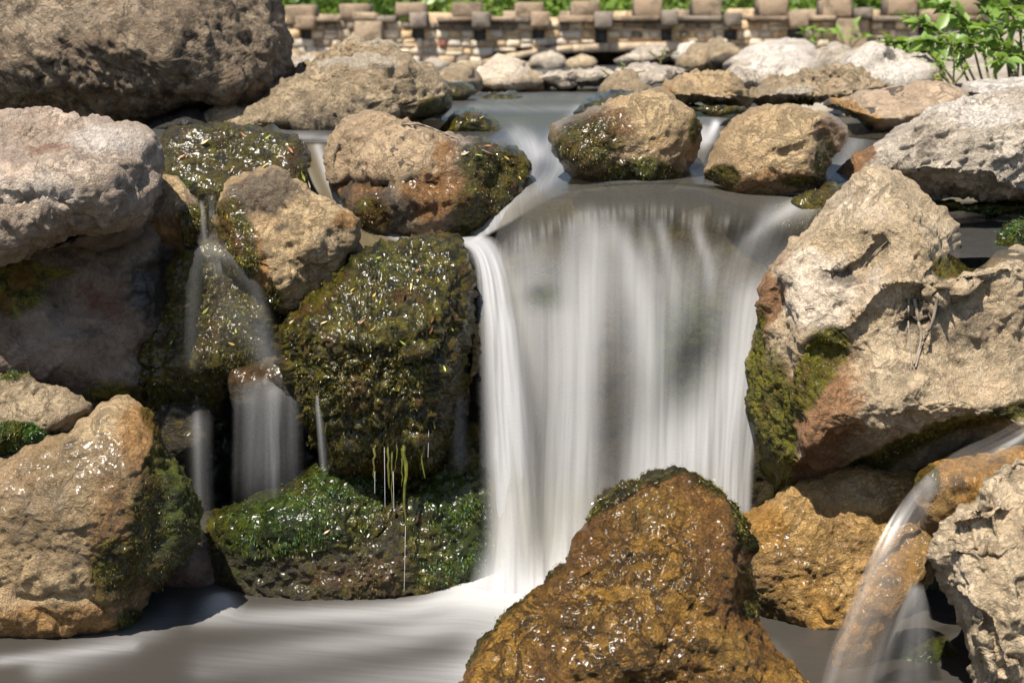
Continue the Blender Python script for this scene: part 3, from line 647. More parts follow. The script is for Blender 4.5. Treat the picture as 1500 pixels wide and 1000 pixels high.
far('pale blotched stone left of the tan boulder, at the water', [(905,112),(918,97),(946,89),(980,95),(1003,106),(990,124),(965,131),(935,131),(912,124)], 5.4, .22, M_white, 12, planes=[(945,102,.15,-.1,1.2)], dark=[(985,118,14,12,.8)])
far('long pale slab behind the left end of the blotched stone', [(895,104),(925,94),(960,91),(1000,99),(1010,108),(960,112),(915,112)], 5.9, .2, M_white, 13, planes=[(950,96,.15,0,1.6)])
far('cream wedge stone at the far edge of the pool', [(680,127),(700,112),(725,97),(748,95),(764,104),(776,116),(798,128),(760,131),(715,131)], 6.1, .25, M_pale, 14, planes=[(730,106,.2,-.3,1.1)], pale=[(735,108,40,15)], ochre=[(740,128,60,5)])
far('long low slab with a dark front across the pool', [(768,116),(790,105),(822,98),(860,98),(890,98),(918,105),(905,124),(870,131),(820,131),(784,129)], 6.2, .3, M_white, 15, planes=[(840,106,.24,0,1.8)], dark=[(870,119,36,10),(800,120,20,8)])
far('small grey stone with algae at the right edge of the pool', [(886,136),(900,121),(915,117),(932,127),(948,138),(945,146),(910,145),(890,144)], 5.0, .12, M_grey, 16, moss=[(905,143,30,5)])
far('small tan stone left of the cream wedge', [(636,122),(655,108),(678,108),(692,118),(688,130),(660,132)], 5.6, .15, M_grey, 17)
far('low mossy stone at the left edge of the pool', [(610,132),(640,124),(668,124),(695,133),(670,141),(630,142)], 5.0, .12, M_wetmoss, 18, allmoss=.5, allwet=.7, mossamp=.8)
far('flat mossy stone breaking the water in mid pool', [(685,148),(712,133),(740,132),(765,142),(770,149),(735,153),(700,153)], 5.2, .16, M_wetmoss, 19, allmoss=.6, allwet=.8, mossamp=.8)
far('round grey stone right behind the rough tan boulder', [(614,102),(621,93),(632,96),(637,114),(630,124),(618,122)], 4.6, .08, M_grey, 20)
far('pale upright stone beside the giant boulder', [(404,140),(410,104),(425,90),(452,92),(470,104),(482,120),(450,140)], 4.8, .2, M_white, 21, planes=[(440,105,.14,-.2,1.0)])
rng = random.Random(4)
sx = [(436,80),(448,86),(430,90),(500,84),(600,94),(640,96),(690,97),(735,95),(765,96),(800,92),(850,93),(1215,78),(1290,86),(1310,92),(1345,88),(1375,100),(1400,96),(1440,100),(1470,92),(1490,104)]
rr_ = random.Random(12)
sx += [(rr_.uniform(1060, 1490), rr_.uniform(84, 122)) for _ in range(26)] + [(rr_.uniform(440, 560), rr_.uniform(84, 94)) for _ in range(8)]
names = ['brown','pale','grey','tan']
for i, (qx, qy) in enumerate(sx):
    w = rng.uniform(9, 25); h = w * rng.uniform(.28, .5)
    pts = [(qx + w * math.cos(a) * rng.uniform(.8, 1.1), qy + h * math.sin(a) * rng.uniform(.8, 1.1)) for a in np.linspace(0, 2 * math.pi, 9)[:-1]]
    Yq = (ZC - .83) / math.tan(PITCH + math.atan((qy - 500) / FPX)) if qx < 1000 else (ZC - .845) / math.tan(PITCH + math.atan((qy - 500) / FPX)); Yq = float(np.clip(Yq, 4.7, 10.8)); w *= float(np.clip(6.5 / Yq, .7, 1.3))
    m = [M_grey, M_white, M_pale, M_tan][i % 4]
    o = rock('stone', 'stone %d' % i, pts, Yq, w * Yq / FPX * .8, m, 'stone', seed=60 + i, amp=(.02,.02,.01,.003,0), per=(.3,.15,.08,.03), group='small loose stones at the foot of the bridge')
    hue = ['rough grey tan', 'bleached white', 'chalky cream', 'plain tan'][i % 4]
    spot = ('beside the giant striated boulder' if qx < 480 else 'below the left end of the bridge wall' if qx < 640 else 'at the water below the bridge wall' if qx < 900 else 'between the tan boulder and the long white boulder' if qx < 1120 else
            'around the pale pointed stone' if qx < 1240 else 'behind the wide bleached slab' if qx < 1350 else 'under the left branches of the leafy shrub' if qx < 1420 else 'under the leafy shrub at the frame edge')
    o['label'] = '%s %s loose stone %s' % ('larger' if w > 16 else 'small', hue, spot)
    o['group'] = 'loose stones: ' + o['label']
rock('boulder', 'grey pitted boulder full of holes behind the flat speckled one', [(1085,146),(1112,122),(1150,110),(1182,98),(1225,96),(1262,100),(1290,113),(1312,130),(1262,142),(1212,154),(1170,158),(1138,154),(1110,154)], 4.5, .22, M_grey, seed=22,
     planes=[(1210,115,.16,.1,.7)], amp=(.012,.008,.005,.003,.011), per=(.2,.1,.06,.02), pale=[(1170,130,30,10),(1150,140,26,8)], moss=[(1190,156,40,8)], step=2)
rock('boulder', 'flat tan boulder with black lichen spots by the narrow channel', [(1200,152),(1225,140),(1260,129),(1320,122),(1372,121),(1408,130),(1420,146),(1380,172),(1335,192),(1298,198),(1268,194),(1246,176),(1225,164)], 3.95, .2,
     rock_mat('lichen_spotted_tan_stone', (.36, .27, .18), (.29, .21, .14), spots=.75, contrast=.5, ochre=(.30, .15, .03), off=41), seed=23,
     planes=[(1320,150,.14,-.15,1.9)], moss=[([(1205,153),(1240,170),(1270,192)],11,.9)], wet=[([(1205,153),(1240,170),(1275,192)],16,.9)], ochre=[([(1205,150),(1240,158),(1270,180)],22,1)], amp=(.01,.008,.004,.002,0))
rock('boulder', 'pale ledge at the right edge behind the great sloping boulder', [(1405,136),(1420,119),(1450,113),(1540,112),(1560,150),(1450,160),(1420,150)], 4.3, .25, M_white, seed=24, planes=[(1470,125,.2,0,1.7)], pale=[(1480,125,80,20)])
rock('boulder', 'tan wart-backed boulder standing in the upper stream', [(956,142),(970,124),(985,114),(1010,105),(1040,97),(1070,99),(1090,114),(1104,134),(1107,150),(1090,161),(1050,158),(1010,154),(975,149)], 4.3, .22, M_tan, seed=25,
     planes=[(1020,115,.16,-.2,1.2),(1030,140,.2,0,.2)], pale=[(1040,150,50,8,.7)], ochre=[(970,135,16,14)], amp=(.012,.012,.008,.003,.006), step=2)
rock('stone', 'dark mossy ledge under the tan wart-backed boulder', [(996,150),(1050,154),(1095,156),(1082,171),(1040,174),(1008,168)], 4.15, .1, M_wetmoss, 'stone', seed=26, allmoss=.7, allwet=.8)
rock('boulder', 'giant brown boulder with diagonal striations', [(-60,-120),(150,-140),(330,-90),(393,-34),(411,10),(422,60),(421,100),(412,130),(390,150),(335,162),(270,173),(205,190),(100,180),(0,168),(-80,160),(-130,20)], 4.35, .55, M_big, seed=27,
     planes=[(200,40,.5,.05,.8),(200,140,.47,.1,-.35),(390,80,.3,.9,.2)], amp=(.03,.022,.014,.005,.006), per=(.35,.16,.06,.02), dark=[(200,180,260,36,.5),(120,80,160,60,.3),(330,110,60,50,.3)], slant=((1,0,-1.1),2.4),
     moss=[(270,172,50,8,.6),(400,145,14,10,.6)], pale=[(60,20,140,60,.4)])
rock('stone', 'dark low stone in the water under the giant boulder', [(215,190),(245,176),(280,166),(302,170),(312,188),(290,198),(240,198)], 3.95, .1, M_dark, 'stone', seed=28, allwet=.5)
rock('stone', 'flat brown stone between the giant boulder and the rough tan one', [(280,188),(292,172),(330,155),(375,158),(390,178),(360,198),(310,198)], 4.05, .14, M_grey, 'stone', seed=29, planes=[(330,170,.1,-.2,1.3)], moss=[(330,193,60,5)])
rock('boulder', 'holed dark crest stone on top of the rough tan boulder', [(410,125),(440,105),(470,90),(498,78),(522,65),(550,61),(575,67),(588,82),(570,105),(510,120),(450,130)], 4.4, .2, M_grey, seed=30, planes=[(530,80,.12,-.2,1.0)], amp=(.015,.012,.008,.005,.028), per=(.2,.1,.06,.02), pale=[(550,66,40,8,.6)], step=2)
rock('boulder', 'rough tan boulder sloping down to the pool from the giant one', [(330,196),(352,178),(372,160),(402,140),(440,120),(480,100),(520,92),(570,87),(592,84),(612,99),(632,112),(646,130),(657,149),(650,157),(615,162),(597,180),(560,192),(500,198),(430,199),(360,198)], 4.1, .32, M_grey, seed=31,
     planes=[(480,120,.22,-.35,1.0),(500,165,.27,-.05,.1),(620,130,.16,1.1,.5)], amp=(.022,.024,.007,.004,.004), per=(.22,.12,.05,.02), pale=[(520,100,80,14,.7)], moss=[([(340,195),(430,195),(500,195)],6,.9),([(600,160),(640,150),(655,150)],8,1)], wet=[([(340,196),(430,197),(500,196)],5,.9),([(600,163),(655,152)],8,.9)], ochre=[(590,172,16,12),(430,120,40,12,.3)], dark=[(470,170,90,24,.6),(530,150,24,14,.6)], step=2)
rock('mossy_rock', 'drowned mossy rock the upper stream slides over', [(630,195),(655,166),(688,153),(716,160),(738,180),(748,202),(700,214),(650,210)], 4.1, .16, M_wetmoss, 'rock', seed=32, allmoss=.8, allwet=.9)

# around the lip
rock('mossy_rock', 'wide mossy rock splashed wet beneath the left pool', [(231,240),(238,214),(260,197),(300,193),(350,193),(400,197),(428,206),(446,235),(450,275),(430,300),(380,320),(330,330),(280,318),(248,290),(235,262)], 3.5, .13, M_wetmoss, 'rock', seed=33,
     planes=[(340,240,.09,0,1.0)], allmoss=.55, allwet=.9, ochre=[(280,230,40,20,.6),(360,245,40,20,.5)], green=[(265,275,18,20,1)], moss=[(265,275,20,24,1)])
rock('boulder', 'tan and grey boulder with rusty flank above the falls, moss on its right', [(489,215),(500,195),(520,182),(555,173),(600,180),(640,197),(680,204),(720,210),(750,221),(767,240),(761,265),(750,290),(735,318),(715,350),(670,360),(610,358),(568,346),(528,320),(504,290),(493,255)], 3.34, .19, rock_mat('speckled_tan_stone', (.37, .27, .165), (.29, .205, .12), dark=(.05, .04, .03), ochre=(.34, .155, .035), pale=(.47, .38, .28), spots=.55, bump=1.1, off=47), seed=34,
     planes=[(575,215,.13,-.15,1.25),(590,300,.17,-.1,-.05),(735,290,.1,1.4,.2),(520,250,.1,-1.2,.3)], bumps=[(640,290,60,34,.035),(565,268,75,12,-.035)],
     amp=(.012,.014,.009,.0035,.004), moss=[(725,240,55,40,1.1),(715,310,55,60,1),(555,310,26,24,.9),([(500,290),(540,325),(600,352)],12,.8)], wet=[(720,260,80,100,1),(600,310,140,60,1)],
     ochre=[(640,285,60,40,1),(530,285,50,30,.8),(650,235,25,30,.7)], dark=[(560,268,75,16,1),(570,305,60,30,.8),(520,300,24,40,.6),(690,320,60,40,.7)], center=(625,268), step=2.1)
rock('stone', 'dark mossy strip behind the orange mossy boulder', [(850,170),(862,154),(890,146),(928,145),(905,160),(876,172)], 3.8, .06, M_wetmoss, 'stone', seed=35, allmoss=.8, allwet=.9)
rock('boulder', 'tan boulder with orange green moss low on its left, mid stream', [(814,195),(825,182),(860,170),(900,152),(940,140),(965,138),(990,150),(1010,168),(1021,188),(1018,212),(1008,250),(978,278),(945,282),(912,268),(868,254),(834,240),(819,217)], 3.27, .17, M_tan, seed=36,
     planes=[(955,170,.12,.0,1.3),(920,225,.15,-.15,.1),(1010,215,.09,1.4,.1)], moss=[(865,205,55,40,.75),(940,255,60,26,1.1),(1010,190,12,22,.8)], wet=[(865,210,80,60,1),(940,255,100,36,1)], ochre=[(890,190,60,30,.7),(970,215,40,30,.4)], green=[(950,258,40,18,.7)], amp=(.011,.009,.006,.003,.003), step=2.1)
rock('boulder', 'smooth tan boulder with a rusty wet foot, right of the small chute', [(1026,258),(1030,238),(1045,205),(1060,182),(1085,165),(1110,152),(1145,145),(1185,152),(1225,162),(1245,178),(1251,195),(1242,218),(1226,248),(1206,282),(1160,300),(1100,302),(1050,292)], 3.22, .18, M_tan, seed=37,
     planes=[(1140,180,.13,-.1,1.2),(1130,245,.165,-.1,.1),(1225,215,.1,1.1,.1)], moss=[(1055,262,30,22,.9),(1215,235,22,40,.8),(1180,270,50,12,.7)], wet=[(1130,275,130,26,1),(1225,215,30,70,1)], ochre=[(1225,190,26,30,.7),(1130,265,120,20,.7)], dark=[(1195,225,26,20,.5)], pale=[(1090,215,40,20,.3)], amp=(.010,.007,.005,.0025,.003), creases=[([(1130,225),(1170,222),(1210,195)],6,.012)], step=2.1)
rock('boulder', 'great sloping pale boulder with rough grey face, upper right bank', [(1186,292),(1205,270),(1240,240),(1275,215),(1310,185),(1345,165),(1380,148),(1420,137),(1460,131),(1540,122),(1590,200),(1570,310),(1490,308),(1440,304),(1390,296),(1350,292),(1300,276),(1262,270),(1230,284)], 3.45, .32, M_white, seed=38,
     planes=[(1440,160,.22,-.2,1.35),(1300,230,.24,-.5,.8),(1420,250,.31,.15,.25)], amp=(.02,.014,.010,.0045,.008), per=(.22,.11,.05,.018), slant=((1,0,.8),2.0), pale=[(1430,160,110,22,.7),(1290,225,60,30,.3)], dark=[(1360,210,40,40,.55),(1440,240,60,40,.3)], ochre=[([(1190,290),(1240,248),(1275,225)],12,.8)], moss=[(1500,303,80,8,.5)], step=2.1)
rock('mossy_rock', 'small mossy rock at the tip of the sloping boulder by the lip', [(1136,318),(1150,300),(1180,292),(1222,276),(1216,305),(1192,335),(1155,340)], 3.12, .07, M_wetmoss, 'rock', seed=39, allmoss=.6, allwet=.7)
rock('mossy_rock', 'mossy rim along the right side pool', [(1355,296),(1400,290),(1500,294),(1540,300),(1520,312),(1430,318),(1380,312)], 3.36, .07, M_wetmoss, 'rock', seed=40, allmoss=.7, allwet=.6, green=[(1450,302,100,12,.5)])
rock('mossy_rock', 'mossy knob in the right side pool at the frame edge', [(1462,360),(1478,336),(1500,324),(1540,330),(1550,372),(1495,380)], 3.0, .08, M_wetmoss, 'rock', seed=42, allmoss=.8, allwet=.6, green=[(1490,350,40,30,.6)])
# under the main fall
rock('mossy_rock', 'broad mossy rock face behind the main waterfall', [(700,400),(722,345),(760,305),(800,290),(850,280),(920,275),(1000,275),(1055,285),(1100,292),(1150,300),(1210,330),(1260,500),(1200,800),(1000,900),(800,900),(690,860),(680,600)], 3.3, .2, rock_mat('mossy_lip_stone', (.12, .09, .05), (.08, .06, .03), dark=(.03, .025, .015), ochre=(.24, .15, .05), pale=(.2, .17, .12), moss=((.03, .036, .008), (.13, .13, .02), (.10, .06, .015)), off=43, coat=.0), 'rock', seed=43,
     planes=[(900,330,.2,0,.9),(900,500,.19,.0,-.12)], allmoss=.45, allwet=.7, green=[(1000,510,60,80,1),(795,430,40,30,.9),(1120,380,40,60,.5)], moss=[(1000,510,60,80,1),(795,430,40,30,.9)], ochre=[(930,300,160,26,.6),(1080,400,30,20,.5)], center=(940,560), step=3)
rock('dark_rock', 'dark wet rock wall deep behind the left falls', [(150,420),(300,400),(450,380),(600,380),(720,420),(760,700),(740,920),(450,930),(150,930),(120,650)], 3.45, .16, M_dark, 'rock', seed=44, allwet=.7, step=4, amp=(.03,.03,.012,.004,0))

# left pile
rock('boulder', 'small rusty brown stone wedged beside the flat grey boulder', [(196,320),(220,285),(240,257),(262,268),(290,298),(302,330),(302,358),(276,366),(250,358),(222,345)], 3.08, .08, M_tan, seed=45, planes=[(245,310,.05,-.4,.7)], moss=[(285,335,24,40,1)], wet=[(280,330,40,60,.9)], ochre=[(245,335,50,30,.8)], dark=[(235,285,20,10,.6)], step=2)
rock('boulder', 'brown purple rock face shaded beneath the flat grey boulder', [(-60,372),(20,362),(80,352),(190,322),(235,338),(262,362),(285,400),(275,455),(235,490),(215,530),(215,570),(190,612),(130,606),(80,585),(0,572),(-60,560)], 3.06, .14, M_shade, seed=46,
     planes=[(100,480,.11,.05,.35),(230,450,.07,1.2,.3)], amp=(.012,.012,.006,.002,0), wet=[(235,420,60,60,.9),(120,450,120,60,.2)], dark=[(235,420,50,60,.9),(20,420,40,60,.7)], moss=[(15,420,60,50,.9),(70,400,60,10,.6),(170,575,60,30,.6)], ochre=[(150,440,60,60,.5)], pale=[(60,510,70,50,.5)], step=2.2)  # pale blob paints the half-lit patch at the lower left into the colour
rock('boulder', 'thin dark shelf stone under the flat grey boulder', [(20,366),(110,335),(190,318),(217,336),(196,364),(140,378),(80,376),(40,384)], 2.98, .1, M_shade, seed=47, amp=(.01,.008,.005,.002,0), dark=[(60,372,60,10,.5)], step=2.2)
rock('boulder', 'flat grey boulder overhanging at the left edge', [(-60,170),(0,167),(40,164),(68,158),(82,168),(110,178),(160,185),(200,194),(216,206),(231,232),(233,256),(222,300),(200,322),(150,334),(110,334),(60,352),(20,372),(0,381),(-60,392),(-110,280)], 2.97, .23, M_flat, seed=48,
     planes=[(110,215,.12,-.02,1.75),(80,300,.215,-.05,-.35),(222,270,.1,1.5,.15)], bumps=[(60,215,50,26,-.03),(150,215,60,30,.015)], creases=[([(120,205),(150,240),(175,250)],8,.012),([(0,300),(60,290),(110,285)],10,.012)],
     amp=(.012,.012,.008,.003,.004), ochre=[(70,225,50,16,.7)], pale=[(150,215,80,25,.7),(60,280,90,24,.7),(20,180,60,15,.4)], dark=[(150,310,70,20,.3)], step=2.1)
rock('boulder', 'tan boulder with a dark top patch and mossy left side', [(330,285),(342,266),(360,257),(385,250),(405,252),(430,268),(465,290),(500,310),(517,323),(516,345),(505,385),(482,430),(450,452),(420,462),(395,445),(375,420),(350,404),(335,388),(322,350),(324,310)], 3.05, .18, M_tan, seed=49,
     planes=[(430,350,.14,-.15,.55),(505,370,.09,1.7,.0),(385,285,.11,-.4,1.0),(470,430,.1,.8,-.5)], amp=(.008,.013,.005,.003,.004), per=(.2,.10,.05,.016), moss=[(348,370,30,60,1.1),(390,440,30,24,1),(345,320,22,30,.7),(470,430,40,16,.5)], wet=[(348,360,34,80,.9),(395,445,40,20,.8)], ochre=[([(372,340),(382,390),(395,430)],9,.9),(500,325,20,14,.8),(350,270,20,12,.6)], dark=[(385,288,52,36,1.0),(425,335,30,10,.7),(505,400,22,50,.5)], pale=[(460,360,40,50,.35)], step=1.9)  # the last dark blob paints shade onto the right face
rock('mossy_rock', 'lumpy mossy rock with water trickling down it, above the left falls', [(258,390),(278,366),(330,350),(372,384),(396,424),(425,462),(446,490),(436,545),(400,566),(340,570),(300,596),(250,606),(198,590),(168,545),(178,505),(208,480),(240,450),(256,420)], 3.06, .14, M_wetmoss, 'rock', seed=50,
     planes=[(300,450,.11,-.05,.5),(220,540,.1,-.6,.5)], bumps=[(330,370,40,20,.03),(330,450,30,60,-.02),(280,400,26,30,.02),(385,430,20,40,.02)], allmoss=.6, allwet=.85, dark=[(400,480,40,40,.6)], green=[(350,470,14,40,.4)], mossamp=1.3, amp=(.016,.014,.01,.004,.005), step=2)
rock('mossy_rock', 'small wet ledge the broadest left fall drops from', [(333,548),(350,532),(390,525),(425,522),(450,535),(464,562),(458,604),(420,610),(370,602),(340,596)], 2.98, .08, M_wetmoss, 'rock', seed=51, allwet=.9, moss=[(455,570,20,40,.8)], ochre=[(370,550,40,20,.7)], pale=[(400,540,50,14,.6)], step=2)
rock('mossy_rock', 'little dark knob between the lower left boulder and the falls', [(226,600),(240,588),(262,580),(290,596),(302,640),(282,676),(245,672),(228,640)], 3.02, .07, M_wetmoss, 'rock', seed=52, allmoss=.4, allwet=.8, step=2)
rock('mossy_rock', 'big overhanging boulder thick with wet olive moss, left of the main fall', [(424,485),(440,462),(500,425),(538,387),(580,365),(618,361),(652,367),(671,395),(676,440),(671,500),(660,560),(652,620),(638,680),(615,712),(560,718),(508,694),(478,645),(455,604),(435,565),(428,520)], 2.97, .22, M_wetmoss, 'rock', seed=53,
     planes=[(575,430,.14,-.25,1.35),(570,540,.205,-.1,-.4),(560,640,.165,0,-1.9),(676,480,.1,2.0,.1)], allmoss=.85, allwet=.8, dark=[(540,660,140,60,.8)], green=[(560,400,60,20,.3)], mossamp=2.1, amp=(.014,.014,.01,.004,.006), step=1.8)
rock('boulder', 'small dark brown stone at the waterline between two boulders', [(222,885),(236,850),(262,815),(288,800),(312,830),(328,885),(284,902),(235,898)], 2.98, .09, M_shade, seed=54, allwet=.4, ochre=[(270,850,40,30,.5)], step=2.2)
rock('mossy_rock', 'low green rock at the pool edge under the dripping moss', [(303,772),(325,752),(370,739),(410,736),(440,715),(470,690),(500,683),(535,699),(556,722),(590,738),(618,712),(640,668),(668,636),(705,640),(735,700),(745,800),(738,870),(680,878),(560,890),(450,898),(370,900),(338,884),(318,840)], 2.98, .17, M_wetmoss, 'rock', seed=55,
     planes=[(470,740,.12,-.05,1.3),(480,830,.15,0,.1),(670,700,.1,.2,.9)], bumps=[(505,715,36,24,.025),(430,765,50,24,.015)], allmoss=.45, moss=[(420,765,110,40,.6),(510,715,60,40,.6),(670,760,70,110,.5)], allwet=.85, green=[(420,765,90,40,1),(510,715,60,44,1),(660,740,60,60,.9),(690,800,60,70,.9),(380,800,50,60,.9)], ochre=[(322,790,18,40,1),(410,800,12,40,.8),(520,840,120,30,.6)], mossamp=1.3, amp=(.014,.012,.009,.004,.004), center=(535,805), step=2)
rock('boulder', 'rough grey stone with bright moss tufts on the lower left boulder', [(-60,548),(0,552),(30,556),(62,566),(110,582),(134,596),(124,612),(98,640),(70,657),(30,668),(-10,676),(-60,680)], 2.82, .12, M_grey, seed=56, planes=[(60,590,.08,0,1.1)], amp=(.010,.010,.008,.004,.008), moss=[(25,640,46,22,1.2),(20,560,30,8,.6)], green=[(25,640,50,26,.9)], step=2)
rock('boulder', 'big pale tan wet boulder at the lower left with mossy right flank', [(-60,682),(0,674),(50,656),(92,640),(122,615),(150,594),(175,586),(205,600),(223,625),(237,660),(262,690),(281,730),(283,770),(266,810),(237,840),(217,870),(202,902),(187,930),(130,948),(60,954),(0,962),(-60,970),(-110,800)], 2.76, .18,
     M_tan, seed=57, planes=[(110,720,.17,-.12,.55),(225,760,.12,1.1,.15),(120,900,.17,-.1,-.1)], creases=[([(30,880),(80,865),(130,872),(170,895)],9,.02),([(20,690),(50,720),(40,780)],10,.01)],
     amp=(.012,.012,.007,.002,.001), moss=[(232,760,50,110,1.1),(170,830,50,60,.7),(190,910,30,24,.8),([(210,610),(235,680)],14,.8)], wet=[(110,740,130,130,.85),(210,800,80,140,1),(90,940,160,24,1)], ochre=[(200,650,36,70,.8),(80,920,160,40,.9),(170,790,50,120,.8)], green=[(250,740,36,90,.8),(190,915,20,20,.8)], pale=[(70,720,70,60,.4)], dark=[(10,735,20,40,.4)], step=2)
# right bank
rock('boulder', 'huge pale boulder with yellow moss right of the main waterfall', [(1083,545),(1087,500),(1095,455),(1106,420),(1130,380),(1150,355),(1185,320),(1215,285),(1250,256),(1290,245),(1320,254),(1347,275),(1377,300),(1396,330),(1402,362),(1422,388),(1440,388),(1470,373),(1545,374),(1600,500),(1560,640),(1480,645),(1430,664),(1370,694),(1300,700),(1265,696),(1222,706),(1182,716),(1140,724),(1113,692),(1094,640)], 2.95, .34, M_pale, seed=58,
     planes=[(1220,400,.25,-.45,.7),(1330,405,.31,.28,-.05),(1115,540,.15,-1.7,.1),(1230,600,.32,-.25,.2),(1400,630,.335,0,-.2)],
     bumps=[(1400,600,170,60,.085),(1330,415,60,20,.02),(1220,530,50,36,-.03),(1290,330,60,24,.02)],
     creases=[([(1178,400),(1220,408),(1270,385),(1300,350)],9,.016),([(1320,400),(1260,455),(1215,495)],12,-.014),([(1165,665),(1230,660),(1270,620)],8,.018),([(1340,430),(1350,480),(1345,530)],9,.012),([(1370,430),(1365,480),(1350,535)],7,-.010)],
     amp=(.014,.015,.005,.003,.002), per=(.24,.12,.05,.014), moss=[([(1215,505),(1170,570),(1130,620),(1125,690)],30,1.0),(1112,610,56,120,.85),(1100,520,16,90,.8),(1130,700,40,40,.9),([(1260,690),(1400,640),(1500,600)],16,.8),(1410,385,34,18,.9),(1420,510,80,20,.25)],
     pale=[(1190,420,70,70,1),(1260,290,80,40,.5),(1280,420,40,60,.45)], ochre=[(1110,440,22,80,.9),(1140,400,26,60,.5),(1200,600,80,120,.8),(1180,690,100,30,.8),(1310,400,36,50,.35)], dark=[(1440,480,90,46,.5),(1340,470,40,50,.45),(1230,400,40,14,.7),(1420,430,60,20,.3),(1210,470,24,30,.4)],  # masks also paint sunlight on the left facet and shade on the right
     wet=[([(1260,694),(1400,642),(1500,604)],12,.7)], center=(1300,490), step=2, dome=4.5)
rock('boulder', 'ochre damp boulder tucked under the huge pale one', [(1070,800),(1085,772),(1130,738),(1160,714),(1220,690),(1300,682),(1370,696),(1390,760),(1350,850),(1300,940),(1240,975),(1190,1010),(1140,985),(1100,920),(1080,860)], 2.84, .17, M_ochre, seed=59,
     planes=[(1200,800,.155,-.15,.6),(1150,888,.165,-1.06,-1.46),(1300,740,.13,0,.3)], amp=(.012,.013,.010,.003,.002), wet=[(1180,820,120,120,.6)], ochre=[(1100,770,70,40,.9),(1180,880,70,60,.6)], pale=[(1260,730,70,40,.6)], moss=[(1110,900,60,60,.5)], dark=[(1130,910,60,60,.6)], step=2)  # dark blob paints the cast shadow at the lower left into the colour
rock('mossy_rock', 'dark green drowned rock under the little right fall', [(1280,1010),(1305,960),(1350,940),(1392,955),(1425,1010),(1400,1080),(1300,1080)], 2.62, .1, M_wetmoss, 'rock', seed=61, allmoss=.8, allwet=.8, green=[(1340,980,60,40,.9)])
rock('boulder', 'orange slab the little right stream slides across', [(1352,712),(1362,694),(1400,668),(1460,642),(1540,612),(1570,660),(1500,720),(1440,760),(1390,775),(1360,765)], 2.64, .07, M_ochre, seed=62, planes=[(1430,700,.055,-.05,2.6),(1400,740,.06,-.3,.1)], dome=6, allwet=.5, ochre=[(1450,680,140,60,.9)], dark=[(1400,715,30,14,.6),(1470,690,40,10,.5)], moss=[(1365,710,14,24,.9),(1480,640,40,10,.7)], amp=(.010,.012,.008,.003,0), step=2)
rock('boulder', 'pale craggy boulder at the lower right corner', [(1359,822),(1362,795),(1372,768),(1394,745),(1420,730),(1432,714),(1452,696),(1478,676),(1508,656),(1568,630),(1648,850),(1608,1080),(1438,1090),(1408,992),(1382,912),(1362,864)], 2.42, .2, M_pale, seed=63,
     planes=[(1440,770,.13,-.3,1.0),(1420,900,.17,-.45,.3)], creases=[([(1350,780),(1400,775),(1460,770),(1500,740)],12,.02),([(1430,900),(1450,950),(1470,990)],6,.012)], amp=(.010,.018,.008,.003,.003), pale=[(1400,860,50,70,.6),(1450,730,50,30,.3)], dark=[(1470,700,60,26,.4)], step=2)
rock('boulder', 'rust brown glistening boulder in the pool, front and centre', [(688,1000),(700,975),(715,950),(740,915),(790,870),(830,830),(850,790),(880,750),(910,722),(950,706),(985,702),(1020,714),(1050,738),(1075,765),(1083,800),(1080,850),(1086,890),(1110,930),(1147,975),(1175,1015),(1190,1090),(1000,1130),(800,1120),(680,1060)], 2.44, .21, M_rust, seed=64,
     planes=[(930,860,.165,-.12,.7),(840,930,.17,-.5,.5)], creases=[([(1030,860),(990,910),(960,960)],8,.012),([(930,740),(935,800),(900,860)],14,.008)], amp=(.013,.012,.010,.0035,.002), wet=[(930,900,260,230,.85)],
     ochre=[(960,760,100,50,.6),(900,900,120,60,.4),(1060,950,60,50,.6)], moss=[([(870,760),(940,706),(1000,702),(1060,745),(1085,800)],10,.95),([(1085,830),(1090,900)],12,.9),([(700,980),(760,900),(830,835)],8,.6)], green=[([(1040,725),(1078,780),(1085,900)],14,.9)], dark=[(935,790,40,50,.45),(850,900,60,40,.25)], center=(950,905), step=1.9, dome=5)

rock('stone', 'amber stone seen through the little right stream', [(1352,768),(1372,800),(1356,860),(1330,905),(1296,960),(1256,1020),(1196,1040),(1212,960),(1248,880),(1282,812),(1318,772)], 2.53, .06, M_ochre, 'stone', seed=65, allwet=.5, ochre=[(1290,820,60,60,.9),(1260,930,60,70,.5)], dark=[(1300,850,30,12,.7),(1275,905,40,16,.8),(1240,980,50,50,.7)], planes=[(1290,870,.05,-.2,.8)], amp=(.008,.008,.006,.002,0), step=2)
